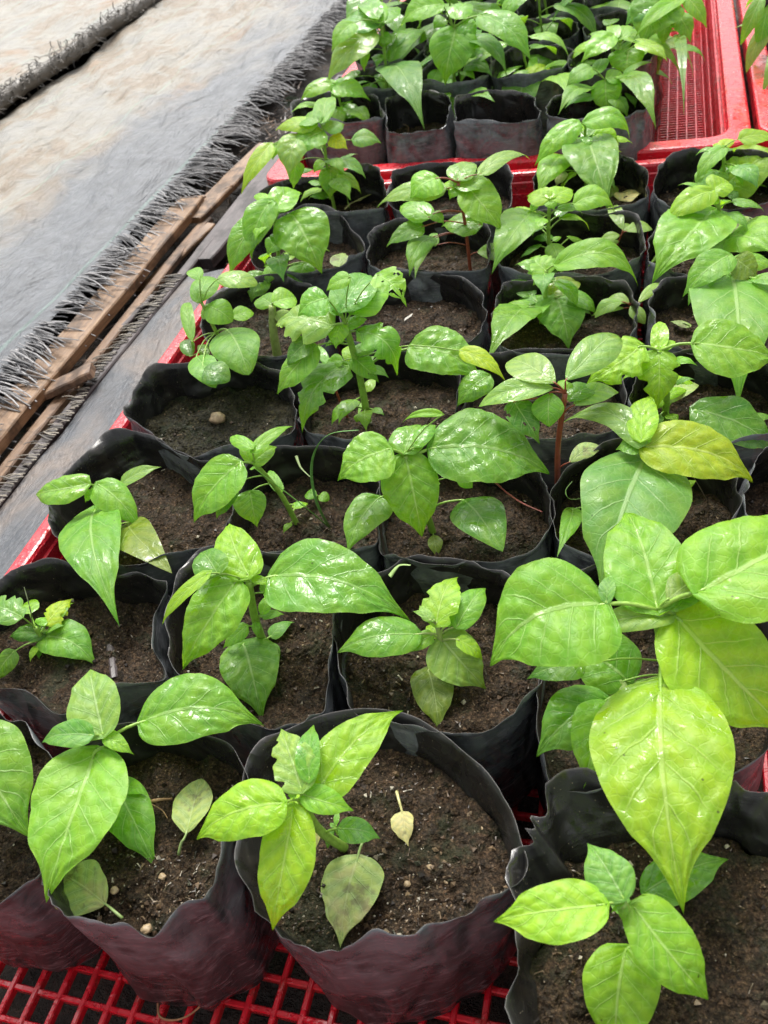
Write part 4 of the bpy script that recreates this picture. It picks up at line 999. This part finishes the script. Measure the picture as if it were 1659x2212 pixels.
p = Plant((1560, 420), (1562, 320), 'yellow-green seedling at the right end of the back row', r=2.2)
p.L(1570, 402, 1690, 318, 92, 'y', m=.3, wet=False); p.L(1545, 370, 1518, 422, 62, 'l', m=.6); p.L(1566, 318, 1503, 388, 34, 'l', m=.7); p.L(1598, 300, 1680, 296, 30, 'y', m=.6); p.L(1562, 318, 1580, 298, 24, 'Y'); p.L(1560, 325, 1540, 308, 20, 'y'); p.L(1590, 390, 1582, 425, 32, 'l')

# second crate
Z2 = -.009; G2 = 'pepper seedlings in the second crate'
p = Plant((836, 228), (822, 48), 'tall seedling at the left of the second crate with a dark heart leaf hanging low', r=2.6, zs=Z2, group=G2)
p.L(806, 70, 702, 166, 56, 'p', m=.7, wet=True); p.L(816, 56, 738, 40, 60, 'b', wet=True); p.L(762, 50, 714, 106, 34, 'l', m=.6); p.L(846, 130, 926, 60, 34, 'g', wet=True); p.L(842, 144, 910, 246, 80, 'd', m=.9, wet=False)
p.L(800, 182, 800, 246, 36, 'd', m=.9); p.L(792, 110, 786, 154, 18, 'l', m=.9); p.L(822, 48, 810, 4, 40, 'l'); p.L(824, 48, 860, 10, 40, 'g', wet=True); p.L(820, 60, 790, 0, 36, 'g'); p.L(826, 100, 860, 70, 20, 'l'); p.L(822, 80, 850, 92, 22, 'g'); p.L(770, 165, 745, 160, 22, 'g', wet=True)
p.L(815, 40, 770, 12, 34, 'g'); p.L(826, 130, 800, 120, 16, 'l')
p = Plant((978, 224), (980, 60), 'seedling with the largest hanging heart leaf of the second crate', r=2.4, zs=Z2, group=G2)
p.L(985, 60, 958, 180, 92, 'g', m=.9, wet=False); p.L(1040, 34, 1148, 118, 62, 'g', m=.6, wet=True); p.L(1000, 122, 1048, 108, 28, 'g', wet=True); p.L(1010, 140, 1062, 158, 30, 'd', m=.7, wet=True); p.L(948, 150, 930, 188, 30, 'g', kind='round', m=.9)
p.L(984, 184, 972, 225, 28, 'g', m=.9); p.L(990, 222, 1060, 200, 24, 'g', m=.3); p.L(955, 10, 862, 48, 46, 'l', m=.5); p.L(960, 40, 935, 62, 30, 'g', wet=True); p.L(975, 70, 940, 75, 24, 'l'); p.L(1000, 50, 1030, 80, 40, 'g'); p.L(985, 40, 1020, 8, 36, 'l', wet=True)
p.L(975, 130, 950, 120, 22, 'g'); p.L(1000, 95, 1040, 60, 24, 'd')
p = Plant((1152, 192), (1151, 160), 'tiny yellow-leaved seedling barely rising above its bag in the second crate', r=1.2, col='p', zs=Z2, group=G2)
for q in ((1152, 160, 1158, 115, 18, 'l'), (1156, 158, 1190, 144, 20, 'Y'), (1146, 160, 1097, 165, 15, 'l'), (1150, 170, 1120, 192, 44, 'l'), (1182, 180, 1224, 187, 28, 'l'), (1150, 158, 1134, 146, 14, 'Y')): p.L(*q, m=.5, wet=False)
p = Plant((1345, 220), (1340, 100), 'bright seedling with forked stalks at the front right of the second crate', r=2., zs=Z2, group=G2)
p.L(1322, 76, 1254, 128, 44, 'l', m=.6, wet=True); p.L(1300, 90, 1236, 112, 22, 'y'); p.L(1360, 106, 1355, 163, 86, 'g', m=.8, wet=False); p.L(1340, 85, 1352, 50, 28, 'l'); p.L(1330, 85, 1310, 55, 26, 'l'); p.L(1340, 90, 1325, 72, 20, 'y')
p = Plant((1310, 250), (1306, 172), 'seedling with a pale heart leaf over the front lip of the rightmost front bag', r=1.8, zs=Z2, group=G2)
p.L(1308, 174, 1312, 244, 60, 'l', m=.9, wet=False); p.L(1276, 146, 1222, 184, 36, 'g', m=.7, wet=True); p.L(1276, 190, 1209, 232, 30, 'g', m=.6); p.L(1346, 166, 1415, 250, 50, 'g', m=.7, wet=True); p.L(1310, 168, 1364, 172, 26, 'l', wet=True); p.L(1285, 160, 1302, 122, 28, 'g')
p = Plant((1420, 150), (1440, 12), 'big-leaved seedling at the bare side of the second crate, one narrow leaf hanging', r=2.6, zs=Z2, group=G2)
p.L(1436, 4, 1385, 96, 92, 'g', m=.8, wet=False); p.L(1476, -4, 1370, 72, 26, 'l', m=.5, wet=False); p.L(1455, 30, 1494, 88, 44, 'g', m=.8); p.L(1484, -8, 1530, 56, 36, 'l', m=.8); p.L(1464, 80, 1479, 203, 24, 'd', m=.9); p.L(1440, 50, 1432, 98, 28, 'g', m=.9)
p.L(1432, 92, 1425, 128, 30, 'g', kind='round', m=.9); p.L(1410, 5, 1350, 50, 50, 'b', wet=True)

p = Plant((1700, 120), (1690, -40), 'seedling of narrow leaves hanging over the wet rim in the top right corner', r=2., zs=Z2, group='long-leaved seedlings in the third crate')
for q in ((1650, -20, 1598, 92, 30, 'g'), (1680, 30, 1610, 150, 32, 'p'), (1660, 10, 1640, 112, 30, 'g'), (1690, 90, 1650, 180, 32, 'g'), (1680, -10, 1620, -30, 30, 'g'), (1700, 20, 1670, 120, 34, 'l')): p.L(*q, m=.9, kind='oval', low=True, wet=False)
for q_, P_ in enumerate(list(PLANTS)):
    yy = P_.S.y
    if P_.zs < -.01: fill(P_, 2 if yy < .1 else 4 if yy < .35 else 8 if yy < .5 else 12, .020 if yy < .35 else .026 if yy < .5 else .036, seed=q_, hi=.6 if yy < .1 else .95)
    else: fill(P_, 7, .045, seed=q_)
# farther back and beside, seedlings of the same kinds grow in every bag
def grow(cx_, cy_, zs, hgt, n, size, label, seed, group, kind='ovate', hang=.5, cols='gglbpd', aspect=.55):
    rg = random.Random(seed); Sx = Vector((cx_ + rg.uniform(-.02, .02), cy_ + rg.uniform(-.02, .02), zs)); T = Sx + Vector((rg.uniform(-.02, .02), rg.uniform(-.02, .02), hgt))
    root = empty('pepper_seedling', Sx, label, 'seedling', group); m = MB(); ax = spline([Sx - UPV * .005, Sx, (Sx + T) / 2 + Vector((rg.uniform(-.004, .004), 0, 0)), T], 12); m.tube(ax, .0024, .0016, 8)
    o = m.build('stem', M['stem'], root); o.color = (.20, .33, .05, 1)
    for k in range(n):
        f = .25 + .75 * (k + .5) / n; A = ax[min(11, int(f * 11.5))]; az = k * 2.4 + rg.uniform(-.4, .4); dr = Vector((math.cos(az), math.sin(az), 0))
        pl = size * rg.uniform(.2, .45); B = A + dr * pl + UPV * pl * rg.uniform(.2, .6)
        l = size * rg.uniform(.7, 1.25) * (1.1 - .45 * f * (k % 3 == 0)); hg = hang * rg.uniform(.4, 1.5)
        T2 = B + (dr + UPV * -hg).normalized() * l
        up = UPV + dr * .3
        c = cols[rg.randrange(len(cols))]
        lf = leaf_mesh('leaf', B, T2, up, l * aspect * rg.uniform(.85, 1.15), M['wet'] if rg.random() < .5 else M['leaf'], PAL[c], root, kind, rg.uniform(.08, .2), res=0 if cy_ > 1.45 else 1, puck=.06, wav=.08)
        mb = MB(); mb.tube(spline([A, A.lerp(B, .5) + UPV * .003, B, B.lerp(T2, .06)], 7), .0011, .0009, 6)
        q = mb.build('leaf_stalk', M['stem'], lf); q.color = (.2, .33, .05, 1)
    return root
ROW = ('', 'second', 'third', 'fourth', 'fifth', 'farthest'); CL = ('leftmost', 'left middle', 'right middle', 'rightmost')
for j in range(1, 6):
    for i in range(4):
        if (i, j) in ((0, 1),): continue
        cx_ = -.038 + .130 * i; cy_ = 1.135 + .146 * j
        grow(cx_, cy_, -.01, (.07 if j == 1 else .12) + .02 * ((i * 7 + j * 3) % 4), 9 if j > 1 else 7, .080, '%s leafy seedling in the %s row of the second crate' % (CL[i], ROW[j]), i * 13 + j * 57, G2)
for j in range(4):
    for i in range(2):
        grow(.665 + .148 * i, 1.34 + .147 * j, .005, .13, 9, .085, '%s seedling with long narrow leaves in the third crate, %s from the near end' % (('left-hand', 'right-hand')[i], ('first', 'second', 'third', 'fourth')[j]), i * 13 + j * 57 + 999,
             'long-leaved seedlings in the third crate', 'oval', 1.3, 'bpgp', .27)
grow(.665, 1.20, .005, .12, 9, .085, 'seedling with long narrow drooping leaves at the near end of the third crate', 777, 'long-leaved seedlings in the third crate', 'oval', 1.3, 'bpgp', .27)

# ------------------------------------------------------------------ small things on the soil
ground_leaf((793, 1800), (772, 1855), (734, 2046), 134, 'f', -.018, 'large fallen grey-green leaf, glossy, lying stalk-up at the front of the widest bag')
ground_leaf((857, 1710), (869, 1756), (882, 1828), 50, 'c', -.018, 'small cream fallen leaf in the middle of the widest bag')
ground_leaf((265, 1984), (229, 1954), (124, 1884), 96, 'f', -.018, 'rounded fallen leaf pale side up at the front left of its bag', kind='oval')
ground_leaf((386, 1846), (402, 1802), (434, 1680), 90, 'f', -.018, 'wilted brown-stained leaf standing by the right wall of its bag', kind='oval', lift=.012)
ground_leaf((745, 452), (770, 434), (818, 408), 34, 'c', -.022, 'fallen yellowish leaf in the brown-tinted bag of the back row')
ground_leaf((1335, 428), (1340, 432), (1388, 412), 40, 'c', -.020, 'fallen yellow leaf beside the broad hanging leaf in the back row')
ground_leaf((1470, 700), (1490, 705), (1446, 694), 24, 'f', -.02, 'pale dry leaf sliver behind the huge drooping leaf', name='fallen_leaf')
ground_leaf((745, 560), (735, 575), (740, 545), 40, 'f', -.018, 'pale leaf scrap by the left bag of the sixth row')
def blade(pts, r, label, col, name='grass_blade', cat='grass blade', z=None):
    P = [at(u, v, zz) for (u, v, zz) in pts]; mb = MB(); mb.tube(spline(P, 30), r, r * .3, 6, True, .35)
    o = mb.build(name, M['stem']); o.color = (*col, 1); return tag(o, label, cat)
blade([(712, 1140, -.04), (686, 1090, .01), (673, 1030, .045), (680, 975, .08), (712, 938, .10), (775, 929, .105)], .0016, 'long curved grass blade arching over to the right in the third row', (.14, .34, .08))
blade([(712, 1140, -.04), (661, 1097, .0), (600, 1050, .03), (545, 1008, .055)], .0015, 'straight grass blade leaning left across the slender seedling', (.12, .30, .05))
blade([(73, 1372, -.04), (66, 1320, .01), (52, 1268, .03)], .0008, 'thin pale grass stalk beside the small sick seedling', (.25, .3, .15))
blade([(1265, 1075, -.04), (1232, 1078, .0), (1222, 1060, .01), (1236, 1040, .015)], .0008, 'curly pale tendril at the foot of the red stem', (.2, .35, .1), 'tendril', 'tendril')
blade([(1530, 1085, -.04), (1510, 1050, .01), (1492, 1020, .03)], .0007, 'thin dry brown stalk beside the yellow leaf', (.25, .2, .15), 'dry_stalk', 'dry stalk')
blade([(1068, 1040, .02), (1092, 1062, .004), (1125, 1085, -.008), (1172, 1106, -.012)], .0022, 'pinkish curved stem leaning to the bag wall behind the big glossy leaf', (.42, .12, .10), 'creeping_weed', 'weed')
blade([(640, 985, .03), (650, 1010, .025), (672, 1032, .02)], .0014, 'pale bent stalk above the slender seedling bag', (.28, .36, .16), 'dry_stalk', 'dry stalk')
blade([(880, 292, .0), (882, 275, .02), (870, 268, .03)], .0012, 'dry curled stalk standing in the sagging bag of the second crate', (.3, .2, .1), 'dry_stalk', 'dry stalk')
p = Plant((1072 - 345, 1800), (728, 1788), 'tiny clover-like weed beside the leaning stem in the widest bag', r=.8, name='weed_seedling', cat='weed', group='weeds among the seedlings')
for q in ((730, 1786, 771, 1772, 22), (726, 1784, 730, 1752, 13), (722, 1792, 706, 1834, 14), (724, 1788, 712, 1778, 10)): p.L(*q, 'b', kind='oval', m=.5)
p = Plant((688, 1085), (686, 1070), 'tiny sprout with two round leaves at the foot of the curved grass blade', r=.7, name='weed_seedling', cat='weed', group='weeds among the seedlings')
p.L(684, 1072, 658, 1066, 24, 'g', kind='round', m=.4); p.L(688, 1072, 712, 1078, 24, 'g', kind='round', m=.4)
p = Plant((772, 908), (774, 892), 'tiny two-leaved sprout at the foot of the tall bitten seedling', r=.7, name='weed_seedling', cat='weed', group='weeds among the seedlings')
p.L(774, 894, 770, 912, 16, 'g', kind='oval'); p.L(774, 894, 798, 860, 10, 'l', kind='oval')
p = Plant((755, 450), (751, 412), 'thin bright sprout beside the tall forked seedling', r=.8, name='weed_seedling', cat='weed', group='weeds among the seedlings')
p.L(750, 412, 757, 398, 12, 'l', kind='oval'); p.L(750, 412, 738, 404, 10, 'l', kind='oval')
blade([(842, 1245, .01), (862, 1222, .015), (887, 1221, .018)], .0022, 'small pale oval leaflet poking over the rolled rim', (.35, .5, .18), 'leaflet', 'leaflet')
def pebble(u, v, r, z, label, mat='pebble', sq=.7):
    c = at(u, v, SOILZ(v)); bm = bmesh.new(); bmesh.ops.create_icosphere(bm, subdivisions=3, radius=r)
    for q in bm.verts:
        q.co *= 1 + .28 * noise.noise(q.co / r * 1.3 + Vector((u, v, 0))); q.co.z *= sq; q.co.x *= 1.15
    me = bpy.data.meshes.new('pebble'); bm.to_mesh(me); bm.free(); me.materials.append(M[mat]); me.polygons.foreach_set('use_smooth', [True] * len(me.polygons))
    o = bpy.data.objects.new('pebble', me); COL.objects.link(o); o.location = c + UPV * r * .4; return tag(o, label, 'pebble')
pebble(472, 908, .0080, -.030, 'pale rounded pebble on the mossy soil of the fourth row left bag')
pebble(975, 1753, .0045, -.018, 'greenish rounded clod at the right of the cream fallen leaf', 'soil')
for q, (u, v, r, l) in enumerate(((930, 1875, .0020, 'yellowish stone near the centre right of the widest bag'), (1045, 1790, .0019, 'tan stone by the right wall of the widest bag'), (965, 1905, .0016, 'brown stone in front of the yellowish one'),
                                  (880, 1910, .0018, 'small tan stone right of the large fallen leaf'), (700, 1890, .0024, 'dark clod touching the left side of the large fallen leaf'),
                                  (318, 2008, .0030, 'pinkish stone at the front lip of the bag with two fallen leaves'), (352, 1895, .0022, 'orange stone at the right of that bag'), (248, 1925, .0026, 'tan stone beside the rounded fallen leaf'))):
    pebble(u, v, r, -.020, l)
pebble(1090, 1555, .001, -.02, 'tiny pale grain near the rolled rim')
# white scrap, bark piece, roots
mb = MB(); a, b, c = at(873, 694, SOILZ(694)), at(905, 672, SOILZ(672)), at(912, 692, SOILZ(692)); s_ = Vector((0, .004, .001))
mb.add([a, a + s_, b + s_, b, c, c + Vector((.004, 0, 0)), b + Vector((.004, .002, 0))], [(0, 1, 2, 3), (3, 6, 5, 4)]); o = mb.build('plastic_scrap', M['scrap'], None, False)
sm = o.modifiers.new('solid', 'SOLIDIFY'); sm.thickness = .0005; tag(o, 'bent white scrap on the bare soil of the fifth row bag', 'scrap')
mb = MB(); mb.tube([at(238, 1394, SOILZ(1394)), at(244, 1425, SOILZ(1425)), at(248, 1465, SOILZ(1465))], .0042, .0034, 7, True, .5); tag(mb.build('bark_piece', M['wood3'], None, False), 'dark flake of bark lying on the soil near the left wall', 'bark')
mb = MB(); mb.tube(spline([at(*q) for q in ((341, 2165, -.13), (345, 2195, -.13), (372, 2204, -.128), (410, 2192, -.126), (460, 2150, -.118), (510, 2118, -.112), (550, 2096, -.11))], 40), .0009, .0006, 6)
tag(mb.build('dry_root', M['twig']), 'thin dry root lying on the red floor grid at the bottom', 'root')
mb = MB(); mb.tube(spline([at(*q) for q in ((316, 1736, -.024), (340, 1728, -.020), (372, 1726, -.026))], 16), .0017, .0007, 7)
mb.tube(spline([at(*q) for q in ((328, 1738, -.026), (350, 1750, -.026), (362, 1768, -.027))], 12), .0005, .0003, 5); tag(mb.build('root', M['twig']), 'exposed tan root behind the wilted leaf', 'root')
